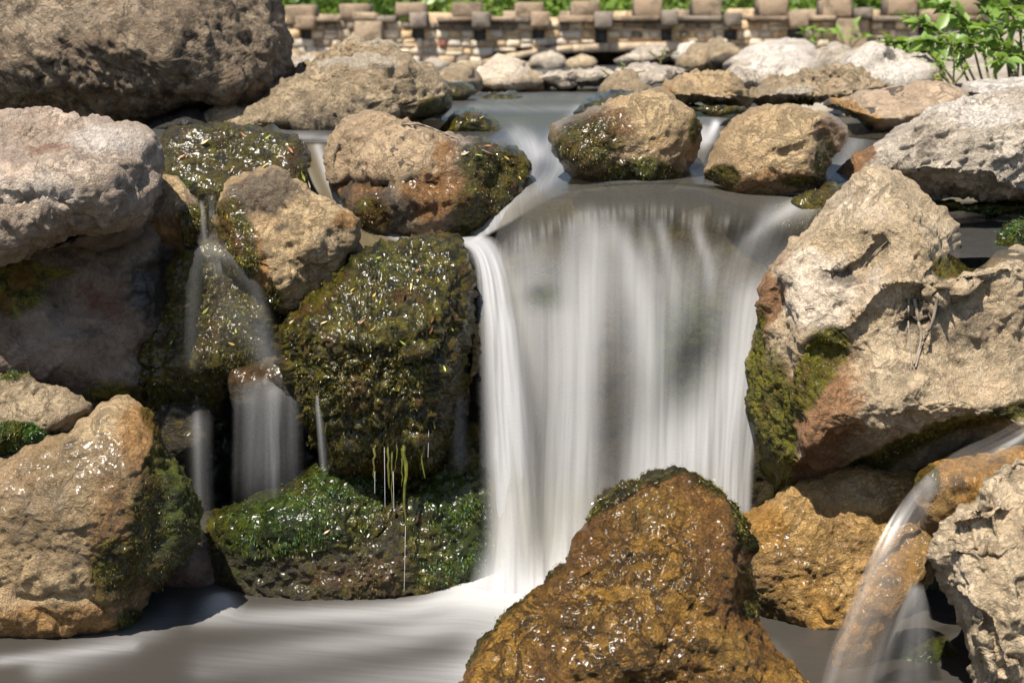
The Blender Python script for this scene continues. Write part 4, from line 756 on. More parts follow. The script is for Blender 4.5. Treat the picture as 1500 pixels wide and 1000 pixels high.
# ------------------------------------------------------------------ stone bridge across the stream
BY = 12.0
def XZ(px, py, Y=BY):
    p = P(px, py, Y); return float(p[0]), float(p[2])
def stone_mesh(name, x0, x1, z0, z1, y0, y1, mat, jit=.2, rnd=random.Random(8), ch=.18):
    """a dressed block: uneven eight-sided face, chamfered, running back into the wall"""
    w, h = x1 - x0, z1 - z0; c = min(w, h) * ch
    ring = [(x0 + c, z0), (x1 - c, z0), (x1, z0 + c), (x1, z1 - c), (x1 - c, z1), (x0 + c, z1), (x0, z1 - c), (x0, z0 + c)]
    j = min(w, h) * jit
    ring = [(x + rnd.uniform(-j, j) * .5, z + rnd.uniform(-j, j) * .5) for x, z in ring]
    cx, cz = (x0 + x1) / 2, (z0 + z1) / 2
    V, F = [], []
    f = .84; bev = min(.012, (y1 - y0) * .3)
    V += [(cx + (x - cx) * f, y0 + rnd.uniform(0, bev * .6), cz + (z - cz) * f) for x, z in ring]
    V += [(x, y0 + bev, z) for x, z in ring]
    V += [(x, y1, z) for x, z in ring]
    V += [(cx, y0 - bev * .2, cz), (cx, y1, cz)]
    T_ = []
    for k in range(8):
        n = (k + 1) % 8
        F.append((k, 8 + k, 8 + n, n)); F.append((8 + k, 16 + k, 16 + n, 8 + n)); T_.append((24, k, n)); T_.append((25, 16 + n, 16 + k))
    return mesh_from(name, V, [np.array(F)[:, ::-1], np.array(T_)[:, ::-1]], mat, smooth=False)
def masonry(name, a, b, dark=.25, sc=1.0):
    s = NT(name)
    tc = s.n('TexCoord').outputs['Object']
    r = s.n('ObjectInfo').outputs['Random']
    n1 = s.noise(s.n('Mapping', {'Vector': tc, 'Location': (1, 2, 3)}).outputs[0], 14 * sc, 5, .65); n2 = s.noise(tc, 60 * sc, 5, .7)
    n3 = s.noise(s.n('Mapping', {'Vector': tc, 'Scale': (1, 1, .3)}).outputs[0], 9, 4, .6)
    c = s.mix(s.fmix(.5, r, n1), a, b)
    c = s.mix(s.math('MULTIPLY', s.step(n3, .5, .7), dark * 2.2, True), c, tuple(x * .28 for x in a))
    nst = s.noise(s.n('Mapping', {'Vector': tc, 'Location': s.n('CombineXYZ', {0: s.math('MULTIPLY', r, 40), 1: r}).outputs[0]}).outputs[0], 7, 6, .7)
    c = s.mix(s.math('MULTIPLY', s.step(nst, .48, .62), .75), c, tuple(x * .33 for x in a))
    c = s.mix(s.math('MULTIPLY', s.step(n2, .5, .7), .5), c, tuple(x * .5 for x in b))
    bp = s.n('Bump', {'Strength': .8, 'Distance': .01, 'Height': n2})
    return s.out(s.n('BsdfPrincipled', {'Base Color': c, 'Roughness': .9, 'Normal': bp.outputs[0]}).outputs[0])
B_cream = masonry('cream_rubble_stone', (.52, .43, .31), (.44, .37, .28), .12)
B_grey = masonry('grey_rubble_stone', (.44, .39, .32), (.36, .31, .25), .2)
B_tan = masonry('tan_rubble_stone', (.48, .34, .2), (.36, .26, .15), .2)
B_dark = masonry('dark_stained_stone', (.19, .155, .12), (.13, .105, .08), .3)
B_arch = masonry('pale_arch_stone', (.46, .35, .24), (.38, .29, .19), .2, .6)
B_red = masonry('reddish_brick', (.2, .07, .045), (.16, .06, .04), .15)
B_cap = masonry('weathered_cap_stone', (.235, .165, .105), (.165, .125, .085), .5)
B_plain = masonry('plain_brown_pilaster_stone', (.27, .20, .13), (.22, .165, .11), .35, .6)
B_mortar = masonry('orange_tan_mortar', (.55, .36, .2), (.46, .31, .18), .1)
B_slate = masonry('slate_niche_stone', (.10, .105, .11), (.14, .14, .14), .3)
bridge = bpy.data.objects.new('stone_bridge', None); COL.objects.link(bridge); bridge.location = (XZ(900, 92)[0], BY + .7, .72)
tag(bridge, 'low old stone bridge with blocky merlons and a flat arch across the stream', 'bridge')
BL = np.array(bridge.location)
brnd = random.Random(21)
def bpart(name, rect, y0, y1, mat, **kw):
    (xa, za), (xb, zb) = XZ(rect[0], rect[3]), XZ(rect[1], rect[2])
    me = stone_mesh(name, xa, xb, za, zb, y0, y1, mat, rnd=brnd, **kw)
    co = np.empty(len(me.vertices) * 3, np.float32); me.vertices.foreach_get('co', co); co = co.reshape(-1, 3)
    b = np.array([(xa + xb) / 2, y0, za]); me.vertices.foreach_set('co', (co - b).astype(np.float32).ravel())
    o = link(name, me, bridge); o.location = b - BL
    return o
caps = [(150, 195, 14, 40), (245, 290, 12, 38), (335, 380, 10, 36), (418, 462, 8, 35), (498, 541, 5, 28), (580, 624, 3, 26), (663, 707, 3, 25), (754, 797, 3, 27), (836, 880, 2, 25), (928, 970, -1, 25), (1015, 1058, -1, 25), (1112, 1156, -1, 25), (1204, 1250, -2, 25), (1300, 1345, -4, 23), (1392, 1437, -5, 22), (1480, 1525, -6, 22), (1570, 1615, -6, 22)]
for r in caps: bpart('merlon', r, BY - .03, BY + .24, B_cap, jit=.12, ch=.09)
corb = [(437, 464, 24, 43), (602, 627, 19, 41), (692, 719, 18, 42), (777, 805, 18, 40), (870, 896, 18, 42), (968, 991, 16, 39), (1060, 1083, 20, 40), (1153, 1180, 18, 41), (1250, 1273, 12, 27), (1345, 1370, 16, 38), (1438, 1462, 16, 38)]
for r in corb: bpart('corbel_block', r, BY - .16, BY + .2, B_cap if r[0] % 2 else B_dark, jit=.05, ch=.07)
niches = [(439, 457, 42, 61), (603, 622, 40, 61), (694, 712, 41, 61), (780, 798, 39, 63), (872, 890, 41, 64), (969, 985, 38, 60), (1061, 1080, 39, 61), (1154, 1177, 40, 61), (1346, 1366, 38, 60), (1439, 1459, 38, 60)]
for r in niches: bpart('niche_panel', (r[0] - 2, r[1] + 2, r[2], r[3]), BY + .09, BY + .3, B_slate, jit=.02)
cope = [(380, 417, 30, 38), (463, 499, 25, 33), (517, 553, 19, 31), (541, 581, 24, 33), (640, 692, 25, 32), (707, 755, 25, 32), (728, 777, 26, 33), (818, 870, 24, 33), (895, 966, 24, 31), (992, 1058, 24, 31), (1094, 1152, 24, 31), (1183, 1222, 23, 31), (1274, 1345, 24, 31), (1371, 1437, 24, 31), (1462, 1600, 24, 31)]
for i, r in enumerate(cope): bpart('coping_slab', r, BY - .07 - .006 * (i % 3), BY + .26, (B_dark, B_cap, B_plain)[i % 3], jit=.22, ch=.2)
pil = [(521, 561, 32, 63), (1224, 1269, 28, 74), (330, 370, 34, 66)]
for r in pil: bpart('pilaster', r, BY - .1, BY + .2, B_plain, jit=.02, ch=.04)
holes = niches + pil
arch_lo = lambda x: np.interp(x, [745, 760, 800, 860, 940, 1020, 1080, 1120, 1135], [90, 83, 79, 76, 75, 76, 79, 83, 90])
arch_hi = lambda x: np.interp(x, [700, 715, 760, 810, 860, 930, 1000, 1060, 1110, 1165, 1180], [92, 84, 76, 68, 64, 62, 62, 65, 72, 84, 92])
# arch band: long voussoir slabs
ax = [706, 742, 790, 838, 893, 945, 1000, 1052, 1098, 1140, 1176]
for i in range(len(ax) - 1):
    a, b = ax[i] + .6, ax[i + 1] - .6
    V = []
    for yy in (BY - .05, BY + .9):
        for (x, fn) in ((a, arch_lo), (b, arch_lo), (b, arch_hi), (a, arch_hi)):
            q = fn(x)
            if fn is arch_lo: q = max(q, arch_hi(x) + 5)
            X_, Z_ = XZ(x, q); V.append((X_, yy, Z_))
    F = [(0, 1, 2, 3), (5, 4, 7, 6), (1, 5, 6, 2), (4, 0, 3, 7), (3, 2, 6, 7), (4, 5, 1, 0)]
    V = np.array(V) - BL
    link('arch_stone', mesh_from('arch_stone', V, np.array(F), B_arch, smooth=False), bridge)
# rubble courses
cnt = 0
y_edges = [31.5, 44, 57, 70, 82, 94]
for ci in range(len(y_edges) - 1):
    x = 300.0 + ci * 5
    while x < 1530:
        w = brnd.uniform(11, 22) if brnd.random() < .7 else brnd.uniform(22, 34)
        ya = y_edges[ci] + brnd.uniform(-1.4, 1.4); yb = y_edges[ci + 1] + brnd.uniform(-1.4, 1.4)
        r = (x + .7, x + w - .7, ya + .7, yb - .7)
        x += w
        xm = (r[0] + r[1]) / 2
        if any(r[0] < h[1] + 1 and r[1] > h[0] - 1 and (r[2] + r[3]) / 2 < h[3] and (r[2] + r[3]) / 2 > h[2] for h in holes): 
            # trim against a niche or pilaster
            h = [h for h in holes if r[0] < h[1] + 1 and r[1] > h[0] - 1][0]
            if h[0] - r[0] > 6: r = (r[0], h[0] - .8, r[2], r[3])
            elif r[1] - h[1] > 6: r = (h[1] + .8, r[1], r[2], r[3])
            else: continue
        if 715 < r[1] and r[0] < 1165:
            top = max(arch_hi(max(r[0], 700)), 0); top = min(arch_hi(r[0]), arch_hi(r[1]))
            if r[3] > top - 1: r = (r[0], r[1], r[2], top - 1)
            if r[3] - r[2] < 4: continue
        if r[1] < 405 and ci > 2: continue
        cnt += 1
        p = brnd.random()
        if ci == 0: m = B_dark if p < .45 else (B_tan if p < .7 else B_cream)
        else: m = B_cream if p < .42 else B_grey if p < .68 else B_tan if p < .86 else B_dark if p < .97 else B_red
        if brnd.random() < .15 and r[3] - r[2] > 9:      # two thin stones instead of one
            ym = (r[2] + r[3]) / 2 + brnd.uniform(-1.5, 1.5)
            bpart('stone', (r[0], r[1], r[2], ym - .6), BY - brnd.uniform(.0, .018), BY + .15, m); bpart('stone', (r[0], r[1], ym + .6, r[3]), BY - brnd.uniform(.0, .018), BY + .15, B_cream if p > .5 else B_grey)
        else:
            bpart('stone', r, BY - brnd.uniform(.0, .018), BY + .15, m)
# mortar bed between the niches and the body of the bridge behind it
def bbox(name, rect, y0, y1, mat):
    (xa, za), (xb, zb) = XZ(rect[0], rect[3]), XZ(rect[1], rect[2])
    V = np.array([(x, y, z) for y in (y0, y1) for x, z in ((xa, za), (xb, za), (xb, zb), (xa, zb))]) - BL
    return link(name, mesh_from(name, V, np.array([(0, 1, 2, 3), (5, 4, 7, 6), (1, 5, 6, 2), (4, 0, 3, 7), (3, 2, 6, 7), (4, 5, 1, 0)]), mat, smooth=False), bridge)
xs = sorted((h[0], h[1], h[3]) for h in niches)
cur = 280
for a, b, yb in xs + [(1640, 1640, 60)]:
    lo = 100 if b < 720 or a > 1190 else (84 if (a <= 780 or a > 1120) else 66)
    if cur < 720 < a: bbox('mortar', (cur, a, 30, 70), BY + .012, BY + .16, B_mortar)
    else: bbox('mortar', (cur, a, 30, lo if lo < 90 else 100), BY + .012, BY + .16, B_mortar)
    if a < 1640: bbox('mortar', (a, b, yb, min(lo, 100) if lo > yb else yb + 2), BY + .012, BY + .16, B_mortar)
    cur = b
bbox('core_and_dark_backing', (280, 744, 33, 104), BY + .2, BY + 1.3, B_grey)
bbox('core_and_dark_backing', (1136, 1640, 33, 104), BY + .2, BY + 1.3, B_grey)
bbox('core_and_dark_backing', (744, 1136, 33, 66), BY + .2, BY + 1.3, B_grey)
bbox('core_and_dark_backing', (700, 1180, 55, 110), BY + 1.32, BY + 1.5, B_dark)  # added dark wall closing the back of the arch so the opening stays dark
# far parapet seen between the merlons
for i, (a, b, t) in enumerate([(380, 470, 26), (470, 560, 22), (620, 690, 20), (737, 757, 17), (757, 818, 26), (820, 837, 17), (898, 932, 17), (980, 1016, 15), (1064, 1104, 14), (1160, 1200, 15), (1262, 1300, 15), (1350, 1400, 14)]):
    (xa, za), (xb, zb) = XZ(a, 60, BY + 1.2), XZ(b, t, BY + 1.2)
    me = stone_mesh('far_parapet_block', xa, xb, za, zb, BY + 1.05, BY + 1.35, B_plain if i % 2 else B_tan, rnd=brnd, jit=.03, ch=.05)
    o = link('far_parapet_block', me, bridge); o.location = -BL
# ------------------------------------------------------------------ foliage
def leaf_mat(name, a, b, gloss=.45):
    s = NT(name)
    r = s.n('ObjectInfo').outputs['Random']
    n = s.noise(s.n('TexCoord').outputs['Object'], 6, 4, .6)
    c = s.mix(s.fmix(.5, r, n), a, b)
    d = s.n('BsdfPrincipled', {'Base Color': c, 'Roughness': gloss})
    t = s.n('BsdfTranslucent', {0: s.mix(.5, c, (.2, .3, .03))})
    return s.out(s.n('MixShader', {0: .4, 1: d.outputs[0], 2: t.outputs[0]}).outputs[0])
def bark_mat(name, c1, c2):
    s = NT(name); n = s.noise(s.n('TexCoord').outputs['Object'], 30, 5, .7)
    return s.out(s.n('BsdfPrincipled', {'Base Color': s.mix(n, c1, c2), 'Roughness': .9}).outputs[0])
L_bright = leaf_mat('fresh_green_leaf', (.10, .19, .025), (.19, .27, .05))
L_olive = leaf_mat('olive_green_leaf', (.13, .18, .03), (.22, .26, .06))
L_deep = leaf_mat('deep_green_leaf', (.065, .125, .02), (.12, .18, .04))
BARK = bark_mat('grey_brown_bark', (.12, .09, .06), (.05, .04, .03))
STEM = bark_mat('green_brown_stem', (.09, .10, .03), (.10, .07, .03))
def tube_geo(pts, radii, n=6):
    pts = np.asarray(pts, float); V = []; F = []
    for i, p in enumerate(pts):
        t = pts[min(i + 1, len(pts) - 1)] - pts[max(i - 1, 0)]; t /= np.linalg.norm(t) + 1e-9
        a = np.cross(t, [0, 0, 1] if abs(t[2]) < .9 else [1, 0, 0]); a /= np.linalg.norm(a); b = np.cross(t, a)
        for k in range(n):
            an = 2 * math.pi * k / n; V.append(p + radii[i] * (math.cos(an) * a + math.sin(an) * b))
    for i in range(len(pts) - 1):
        for k in range(n): F.append((i * n + k, i * n + (k + 1) % n, (i + 1) * n + (k + 1) % n, (i + 1) * n + k))
    return np.array(V), np.array(F)
def merge(geos):
    V, F, o = [], [], 0
    for v, f in geos: V.append(v); F.append(f + o); o += len(v)
    return np.vstack(V), np.vstack(F)
def leaf_quads(c, nrm_dir, size, rs):
    """many small folded leaves: each two quads round a midrib"""
    n = len(c)
    d = rs.normal(size=(n, 3)) + nrm_dir; d /= np.linalg.norm(d, axis=1, keepdims=True)
    s = np.cross(d, rs.normal(size=(n, 3))); s /= np.linalg.norm(s, axis=1, keepdims=True)
    u = np.cross(d, s)
    L = size * rs.uniform(.6, 1.3, (n, 1))
    p0 = c; p1 = c + d * L * .5 + s * L * .24 + u * L * .06; p2 = c + d * L - u * L * .08; p3 = c + d * L * .5 - s * L * .24 + u * L * .06
    V = np.stack([p0, p1, p2, p3], 1).reshape(-1, 3)
    return V, np.arange(4 * n).reshape(n, 4)
# bushes and small trees beyond the bridge
rs = np.random.RandomState(3)
def crown_mesh(seed, n, mat, leaf=.11):
    rs = np.random.RandomState(seed)
    ncl = 60
    cc = rs.normal(size=(ncl, 3)); cc /= np.linalg.norm(cc, axis=1, keepdims=True); cc *= rs.uniform(.45, 1.0, (ncl, 1)) ** .5
    cc[:, 2] = np.abs(cc[:, 2]) * 1.1 - .12
    k = rs.randint(0, ncl, n)
    d = rs.normal(size=(n, 3)); d /= np.linalg.norm(d, axis=1, keepdims=True)
    c = cc[k] + d * rs.uniform(.1, .26, (n, 1))
    V, F = leaf_quads(c, d * .8, leaf, rs)
    return mesh_from('crown', V, F, mat, smooth=False)
crowns = [crown_mesh(11, 5200, L_bright), crown_mesh(12, 5200, L_olive), crown_mesh(13, 5200, L_deep), crown_mesh(14, 5200, L_bright, .09)]
tv, tf = merge([tube_geo([(0, 0, -.3), (.03, .02, .3), (.02, -.02, .75)], [.09, .07, .03], 8), tube_geo([(.02, 0, .2), (.3, .1, .55), (.5, .15, .8)], [.05, .035, .012]), tube_geo([(.02, 0, .15), (-.28, -.1, .5), (-.5, -.1, .85)], [.05, .03, .012])])
trunk_me = mesh_from('trunk', tv, tf, BARK)
looks = ['bright green', 'olive green', 'deep green', 'fresh green']
k = 0
for rowi, (Yt, xs_, r0) in enumerate([(15.2, np.linspace(330, 1500, 12), .95), (17.5, np.linspace(260, 1560, 10), 1.5), (22, np.linspace(150, 1700, 9), 2.6)]):
    for j, px in enumerate(xs_):
        b = float(P(px + rs.uniform(-30, 30), 60, Yt)[0]); Yb = Yt + rs.uniform(-.5, .7)
        r = r0 * rs.uniform(.8, 1.25); ci = rs.randint(0, 4)
        nm = 'bush' if rowi < 2 else 'tree'
        t = bpy.data.objects.new(nm, None); COL.objects.link(t)
        t.location = (b, Yb, float(ground_z(np.array([b]), np.array([Yb]))[0]) - .05); t.scale = (r, r, r * rs.uniform(.9, 1.2)); t.rotation_euler = (0, 0, rs.uniform(0, 6.28))
        where = ['close behind the bridge', 'a little way behind the bridge', 'far behind the bridge'][rowi]
        tag(t, 'blurred leafy %s %s %s' % (looks[ci], nm, where), nm, 'greenery behind the bridge, %s %s' % (looks[ci], where))
        link('crown', crowns[ci], t); link('trunk', trunk_me, t)

# leafy shrub at the upper right
def leaf_shape(name, L, W, mat, curl=.15):
    t = np.linspace(0, 1, 7); w = W * np.array([.05, .6, 1, .95, .7, .36, .02]) * .5
    V, F = [], []
    for i, a in enumerate(t):
        z = -curl * L * a * a
        V += [(-w[i], a * L, z + w[i] * .35), (0, a * L, z), (w[i], a * L, z + w[i] * .35)]
    for i in range(6):
        F += [(3 * i, 3 * i + 1, 3 * i + 4, 3 * i + 3), (3 * i + 1, 3 * i + 2, 3 * i + 5, 3 * i + 4)]
    return mesh_from(name, V, np.array(F), mat)
SH = [leaf_shape('leaf', .085, .042, L_bright), leaf_shape('leaf', .07, .036, L_bright, .3), leaf_shape('leaf', .06, .03, L_deep, .2)]
NARROW = [leaf_shape('leaf', .05, .010, L_bright), leaf_shape('leaf', .04, .009, L_olive, .3)]
def plant(name, label, cat, base, stems, meshes, rs, nleaf, spread=1.0, scale=1.0, rad=.004, stem_mat=STEM):
    t = bpy.data.objects.new(name, None); COL.objects.link(t); t.location = base; tag(t, label, cat)
    for s_ in stems:
        pts = catmull(s_, 14)
        v, f = tube_geo(pts, np.linspace(rad, rad * .35, 14), 5); link('stem', mesh_from('stem', v, f, stem_mat), t)
        for q in range(nleaf):
            a = rs.uniform(.2, 1.0) ** .8; i = min(int(a * 13), 12); p = pts[i] + (pts[i + 1] - pts[i]) * rs.rand()
            d = rs.normal(size=3) * [1, 1, .55] * spread + [0, -.25, .05] + (pts[i + 1] - pts[i]) / np.linalg.norm(pts[i + 1] - pts[i]) * .5
            d = Vector(d).normalized()
            up = (Vector((rs.normal() * .35, rs.normal() * .35 - .25, 1)) - d * 0).normalized()
            x = d.cross(up).normalized(); z = x.cross(d)
            M = Matrix((x, d, z)).transposed().to_4x4()
            sc = scale * rs.uniform(.65, 1.25)
            o = link('leaf', meshes[rs.randint(len(meshes))], t)
            o.matrix_local = Matrix.Translation(Vector(p)) @ M @ Matrix.Scale(sc, 4)
    return t
rs2 = np.random.RandomState(9)
bp_ = P(1475, 122, 4.9)
stems = []
for (ex, ey, Ye, bx) in [(1290, 62, 5.0, 1400), (1330, 25, 5.1, 1420), (1375, 5, 4.9, 1440), (1420, -30, 5.0, 1460), (1455, -50, 4.8, 1480), (1490, -60, 4.9, 1490), (1350, 58, 4.85, 1430), (1440, 40, 4.6, 1480), (1470, 10, 4.55, 1500), (1500, 30, 4.6, 1520), (1420, 70, 4.6, 1490), (1465, 90, 4.5, 1510), (1400, 30, 5.2, 1450), (1320, 78, 5.1, 1390)]:
    b = P(bx, 122, 4.95); e = P(ex, ey, Ye); m = P((bx + ex) / 2 + 8, (122 + ey) / 2 - 22, (4.95 + Ye) / 2)
    stems.append([b - bp_, m - bp_, e - bp_])
plant('shrub', 'leafy bright green shrub leaning over the stones at the upper right', 'shrub', bp_, stems, SH, rs2, 40, 1.0, .68)
b = P(1396, 126, 4.5)
stems = [[(0, 0, -.01), (.0, .0, .06), (-.012, 0, .125)], [(0, 0, 0), (-.03, -.01, .025), (-.05, -.01, .07)], [(0, 0, 0), (.02, -.01, .03), (.03, -.01, .05)]]
plant('weed', 'small upright weed with narrow leaves growing among the bleached stones', 'weed', b, stems, NARROW, rs2, 16, .7, .75, .003)
for (px, py, Yp, lab) in [(1190, 72, 8.6, 'little green sprout at the foot of the bridge wall left of the plain block'), (1243, 76, 8.4, 'little green sprout below the plain block of the bridge'), (967, 88, 7.1, 'tiny green sprig growing on the dark side of the grey rounded stone'), (905, 119, 5.0, 'tiny green sprig between the pale slabs at the pool edge')]:
    b = P(px, py, Yp); h = .13 if Yp > 8 else .05
    plant('weed', lab, 'weed', b, [[(0, 0, -.02), (.01, 0, h * .5), (.02, 0, h)], [(0, 0, 0), (-.03, 0, h * .4), (-.05, 0, h * .7)], [(0, 0, 0), (.04, 0, h * .4), (.08, 0, h * .6)]], [SH[1]], rs2, 5, .8, .8 if Yp > 8 else .3, .004)
# ------------------------------------------------------------------ moss tufts, algae, leaves, twigs
def tuft_mat(name, a, b, c3):
    s = NT(name); tc = s.n('TexCoord').outputs['Object']
    n = s.noise(tc, 60, 4, .65); n2 = s.noise(tc, 14, 3, .6)
    c = s.mix(s.step(n, .38, .62), a, b); c = s.mix(s.step(n2, .52, .66), c, c3)
    d = s.n('BsdfPrincipled', {'Base Color': c, 'Roughness': .35, 'Coat Weight': .5, 'Coat Roughness': .12})
    t = s.n('BsdfTranslucent', {0: c})
    return s.out(s.n('MixShader', {0: .25, 1: d.outputs[0], 2: t.outputs[0]}).outputs[0])
TU_ol = tuft_mat('olive_moss', (.05, .046, .006), (.165, .14, .012), (.12, .066, .012))
TU_gr = tuft_mat('green_algae', (.02, .045, .007), (.06, .12, .014), (.10, .10, .014))
TU_ye = tuft_mat('yellow_green_moss', (.08, .085, .008), (.17, .16, .014), (.09, .08, .012))
def tufts(label, n, size, mat, thr=.35, seed=0, droop=.6):
    ob, V, N_, mask, NN = ROCKS[label]
    rs = np.random.RandomState(seed)
    w = np.clip(mask[:, 0] - thr, 0, 1); w[NN * NN:] = 0
    w = w * np.clip(fbm(V / .05, 2, 500 + seed) + .35, 0, 1)
    if w.sum() <= 0: return
    i = rs.choice(len(V), n, p=w / w.sum())
    c = V[i] + rs.normal(size=(n, 3)) * .0012 + N_[i] * .001
    d = N_[i] * .9 + rs.normal(size=(n, 3)) * .65; d[:, 2] -= droop; d /= np.linalg.norm(d, axis=1, keepdims=True)
    s_ = np.cross(d, rs.normal(size=(n, 3))); s_ /= np.linalg.norm(s_, axis=1, keepdims=True); L = size * rs.uniform(.5, 1.5, (n, 1))
    p = np.stack([c - s_ * L * .16, c + s_ * L * .16, c + d * L * .6 + s_ * L * .16 + [0, 0, -.0006], c + d * L + [0, 0, -.0015]], 1).reshape(-1, 3)
    me = mesh_from('moss', p - np.array(ob.location), np.arange(4 * n).reshape(n, 4), mat)
    o = link('moss', me, ob, kind='stuff')
def L_(start): return [k for k in ROCKS if k.startswith(start)][0]
tufts(L_('big overhanging'), 7200, .0027, TU_ol, .3, 1)
tufts(L_('lumpy mossy'), 5600, .0027, TU_ol, .25, 2)
tufts(L_('wide mossy rock splashed'), 4000, .0027, TU_ol, .25, 3)
tufts(L_('low green rock'), 4000, .005, TU_gr, .55, 4, 1.2)
tufts(L_('low green rock'), 3000, .0022, TU_ol, .3, 24, 1.2)
tufts(L_('big pale tan wet'), 3500, .0018, TU_ol, .4, 5, 1.0)
tufts(L_('huge pale'), 9600, .003, TU_ye, .4, 6)
tufts(L_('tan boulder with orange'), 3840, .0027, TU_ol, .35, 7)
tufts(L_('smooth tan boulder with a rusty'), 2400, .0027, TU_ol, .4, 8)
tufts(L_('tan and grey boulder'), 3840, .0027, TU_ol, .45, 9)
tufts(L_('tan boulder with a dark top'), 3360, .0027, TU_ol, .4, 10)
tufts(L_('rough grey stone with bright'), 5600, .004, TU_gr, .4, 11, .2)
tufts(L_('rust brown'), 3500, .0027, TU_ol, .5, 12)
tufts(L_('small rusty brown'), 1920, .0027, TU_ol, .4, 13)
tufts(L_('mossy rim'), 4000, .005, TU_gr, .3, 14, .1)
tufts(L_('mossy knob'), 1920, .005, TU_gr, .3, 15, .1)
tufts(L_('small mossy rock at the tip'), 2400, .0027, TU_ol, .3, 16)

# algae strands and drips hanging from the overhanging boulder
ov = ROCKS[L_('big overhanging')][0]
STR = tuft_mat('stringy_algae', (.06, .07, .01), (.15, .15, .02), (.10, .08, .02))
rs3 = np.random.RandomState(5)
for (x0, y0, x1, y1, r) in [(548, 640, 548, 700, .0022), (567, 620, 570, 715, .0026), (573, 660, 576, 760, .0014), (592, 600, 594, 775, .0030), (590, 640, 589, 712, .0014), (621, 590, 620, 700, .0026), (611, 610, 616, 680, .0016), (637, 590, 634, 640, .002), (560, 610, 563, 660, .002), (582, 620, 580, 690, .0012)]:
    p = [P(x0 + (x1 - x0) * t + rs3.normal() * 1.2, y0 + (y1 - y0) * t, 2.80 - .012 * math.sin(t * 2) ) for t in np.linspace(0, 1, 12)]
    rr = [r * (1.5 - t) * rs3.uniform(.75, 1.3) for t in np.linspace(0, 1.1, 12)]
    v, f = tube_geo(p, rr, 6)
    o = link('algae_strand', mesh_from('algae_strand', v - np.array(ov.location), f, STR), ov)
dr = NT('dripping_water')
DRIP = dr.out(dr.n('MixShader', {0: .4, 1: dr.n('BsdfTransparent').outputs[0], 2: dr.n('BsdfPrincipled', {'Base Color': (.7, .7, .7), 'Roughness': .15}).outputs[0]}).outputs[0])
for i, (x0, y0, x1, y1) in enumerate([(563, 655, 564, 742), (576, 690, 577, 748), (628, 630, 627, 670), (594, 770, 592, 865), (549, 690, 549, 722)]):
    v, f = tube_geo([P(x0 + (x1 - x0) * t, y0 + (y1 - y0) * t, 2.785) for t in np.linspace(0, 1, 5)], [.0006, .0005, .0004, .0004, .0003], 6)
    tag(link('water_drip', mesh_from('water_drip', v, f, DRIP)), 'thin thread of water dripping from the stringy moss of the overhanging boulder', 'drip', 'threads of water dripping from the moss')

# things found by a ray from the camera point onto the rocks
EYE = Vector((0, 0, ZC))
bpy.context.view_layer.update()
def hit(px, py):
    d = (Vector(P(px, py, 1.0)) - EYE).normalized(); best = None
    for k, (ob, V, N_, m, NN) in ROCKS.items():
        ok, loc, nor, _ = ob.ray_cast(EYE - ob.location, d)
        if ok:
            w = loc + ob.location; ds = (w - EYE).length
            if best is None or ds < best[0]: best = (ds, w, nor, k)
    return best
def litter_mat(name, a, b):
    s = NT(name); n = s.noise(s.n('TexCoord').outputs['Object'], 90, 3, .6)
    return s.out(s.n('BsdfPrincipled', {'Base Color': s.mix(n, a, b), 'Roughness': .4}).outputs[0])
LM = {'y': ('yellow', litter_mat('yellow_leaf', (.40, .30, .06), (.28, .19, .03))), 'o': ('orange brown', litter_mat('orange_leaf', (.26, .11, .035), (.18, .075, .03))), 'g': ('yellow green', litter_mat('yellow_green_leaf', (.28, .30, .05), (.2, .24, .04))), 'p': ('pale buff', litter_mat('buff_leaf', (.48, .38, .24), (.38, .28, .16)))}
LMESH = {}
for kk, (nm, m) in LM.items():
    LMESH[kk] = leaf_shape('fallen_leaf', .019, .0052, m, -.12)
short = {}
where = {'big overhanging': 'the overhanging mossy boulder', 'wide mossy rock': 'the wide mossy rock by the left pool', 'lumpy mossy': 'the lumpy mossy rock on the left', 'tan boulder with a dark top': 'the moss beside the dark-topped tan boulder', 'tan and grey': 'the tan and grey boulder above the falls', 'broad mossy': 'the mossy lip of the main fall', 'small rusty': 'the small rusty stone on the left', 'huge pale': 'the huge pale boulder', 'low green': 'the low green rock by the pool', 'drowned mossy': 'the drowned mossy rock upstream', 'smooth tan': 'the smooth tan boulder', 'great sloping': 'the great sloping boulder'}
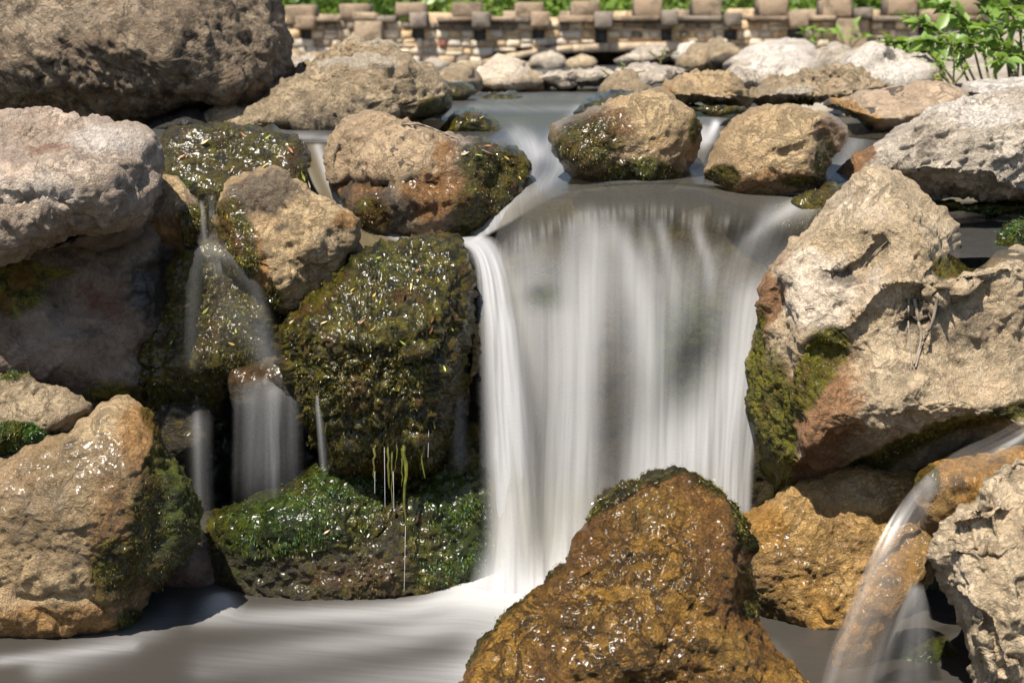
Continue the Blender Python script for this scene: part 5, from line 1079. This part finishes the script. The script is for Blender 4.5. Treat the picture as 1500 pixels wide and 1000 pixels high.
leaves = [(540,395,'o',60),(553,378,'g',20),(600,372,'p',80),(604,420,'y',100),(571,418,'g',30),(548,432,'y',60),(570,508,'p',95),(634,466,'o',80),(630,482,'o',75),(475,502,'o',120),(476,475,'p',40),(512,475,'o',60),(659,482,'g',100),(520,425,'y',50),(598,452,'y',120),(531,470,'o',50),(560,440,'g',80),(640,410,'y',110),(615,395,'o',30),(500,445,'y',70),(590,500,'g',140),(650,540,'g',95),(545,480,'y',20),(612,560,'y',100),
          (316,229,'y',60),(266,232,'o',30),(355,198,'o',110),(392,202,'g',30),(425,222,'o',120),(286,214,'g',100),(300,210,'p',20),(340,250,'o',70),(390,245,'y',45),(410,230,'o',150),(323,225,'y',30),
          (334,314,'y',100),(443,262,'g',85),(450,272,'p',60),(322,363,'y',150),(345,372,'o',140),(340,503,'y',170),(338,470,'g',60),(345,487,'g',70),(430,470,'p',30),(280,430,'p',50),(275,447,'o',40),(300,455,'g',30),(255,500,'g',40),(260,300,'y',60),(305,300,'g',100),(230,560,'p',30),
          (740,232,'y',150),(715,216,'o',20),(700,230,'g',40),(735,250,'o',100),(760,262,'y',70),(650,240,'o',40),(680,225,'p',10),
          (937,318,'y',100),(973,312,'y',60),(1030,285,'y',80),(843,318,'y',75),(1005,310,'o',60),(900,300,'o',40),
          (655,172,'y',45),(692,184,'p',20),(700,172,'y',90),(1275,602,'y',30),(1262,497,'o',50),(1300,620,'o',100),(480,780,'o',50),(610,760,'o',70)]
rs4 = np.random.RandomState(2)
for li, (px, py, kk, ang) in enumerate(leaves):
    if li % 5 == 4: continue
    h = hit(px, py)
    if not h: continue
    wname = next((v for k2, v in where.items() if h[3].startswith(k2)), 'the wet stones')
    n = (h[2] + Vector((0, -.35, .25))).normalized()
    a = math.radians(ang + rs4.uniform(-20, 20))
    d = Vector((math.cos(a), 0, math.sin(a))); d = (d - n * d.dot(n)).normalized(); x = d.cross(n).normalized(); z = x.cross(d)
    o = link('fallen_leaf', LMESH[kk])
    sc = rs4.uniform(.5, 1.0) * (h[1].y / 2.9)
    o.matrix_world = Matrix.Translation(h[1] + n * .0035 - d * .008) @ Matrix((x, d, z)).transposed().to_4x4() @ Matrix.Scale(sc, 4)
    rv = ROCKS[h[3]][1]; ux, uy = Q(rv[::9])
    fx = (px - ux.min()) / (np.ptp(ux) + 1); fy_ = (py - uy.min()) / (np.ptp(uy) + 1)
    spot = ('high' if fy_ < .33 else 'halfway up' if fy_ < .66 else 'low') + (' left on' if fx < .4 else ' centre on' if fx < .62 else ' right on')
    lab = '%s fallen leaf %s %s' % (LM[kk][0], spot, wname)
    tag(o, lab, 'leaf', 'leaves: ' + lab)
TW = bark_mat('dry_grey_twig', (.22, .18, .14), (.12, .09, .07))
def twig(label, px_pts, r, lift=.003):
    p = []; px_pts = [tuple(q) for q in catmull(px_pts, 12)]
    for (a, b) in px_pts:
        h = hit(a, b); p.append(np.array(h[1] + Vector((0, -.004, lift))) if h else None)
    ds = [q[1] for q in p if q is not None]; md = float(np.median(ds)); p = [q if q is not None and abs(q[1] - md) < .12 else None for q in p]; ds = [md]
    p = [q if q is not None else P(a, b, np.mean(ds)) for q, (a, b) in zip(p, px_pts)]
    pts = catmull(p, 26); v, f = tube_geo(pts, np.linspace(r, r * .5, 26), 6)
    tag(link('twig', mesh_from('twig', v, f, TW)), label, 'twig')
twig('thin bent twig lying over the mossy shoulder of the tan and grey boulder', [(592, 184), (620, 186), (645, 195), (672, 206)], .0022)
twig('curved pale twig hooked at the left edge of the tan and grey boulder', [(497, 212), (490, 225), (488, 243)], .002)
twig('short dark twig on wet moss of the tan and grey boulder', [(706, 222), (722, 229)], .002)
twig('dry root running down the rough face of the huge pale boulder', [(1338, 440), (1344, 470), (1348, 500), (1338, 535)], .0032)
twig('second dry root crossing the first on the huge pale boulder', [(1372, 440), (1364, 475), (1350, 505), (1340, 540)], .003)
twig('thin root fibre left of the dry roots on the huge pale boulder', [(1330, 440), (1330, 480), (1335, 540)], .002)
twig('thin grass stalk lying in the crack of the huge pale boulder', [(1300, 355), (1278, 375), (1262, 395)], .0012)
twig('tiny twig on the pale left face of the huge boulder', [(1178, 452), (1192, 449)], .0012)
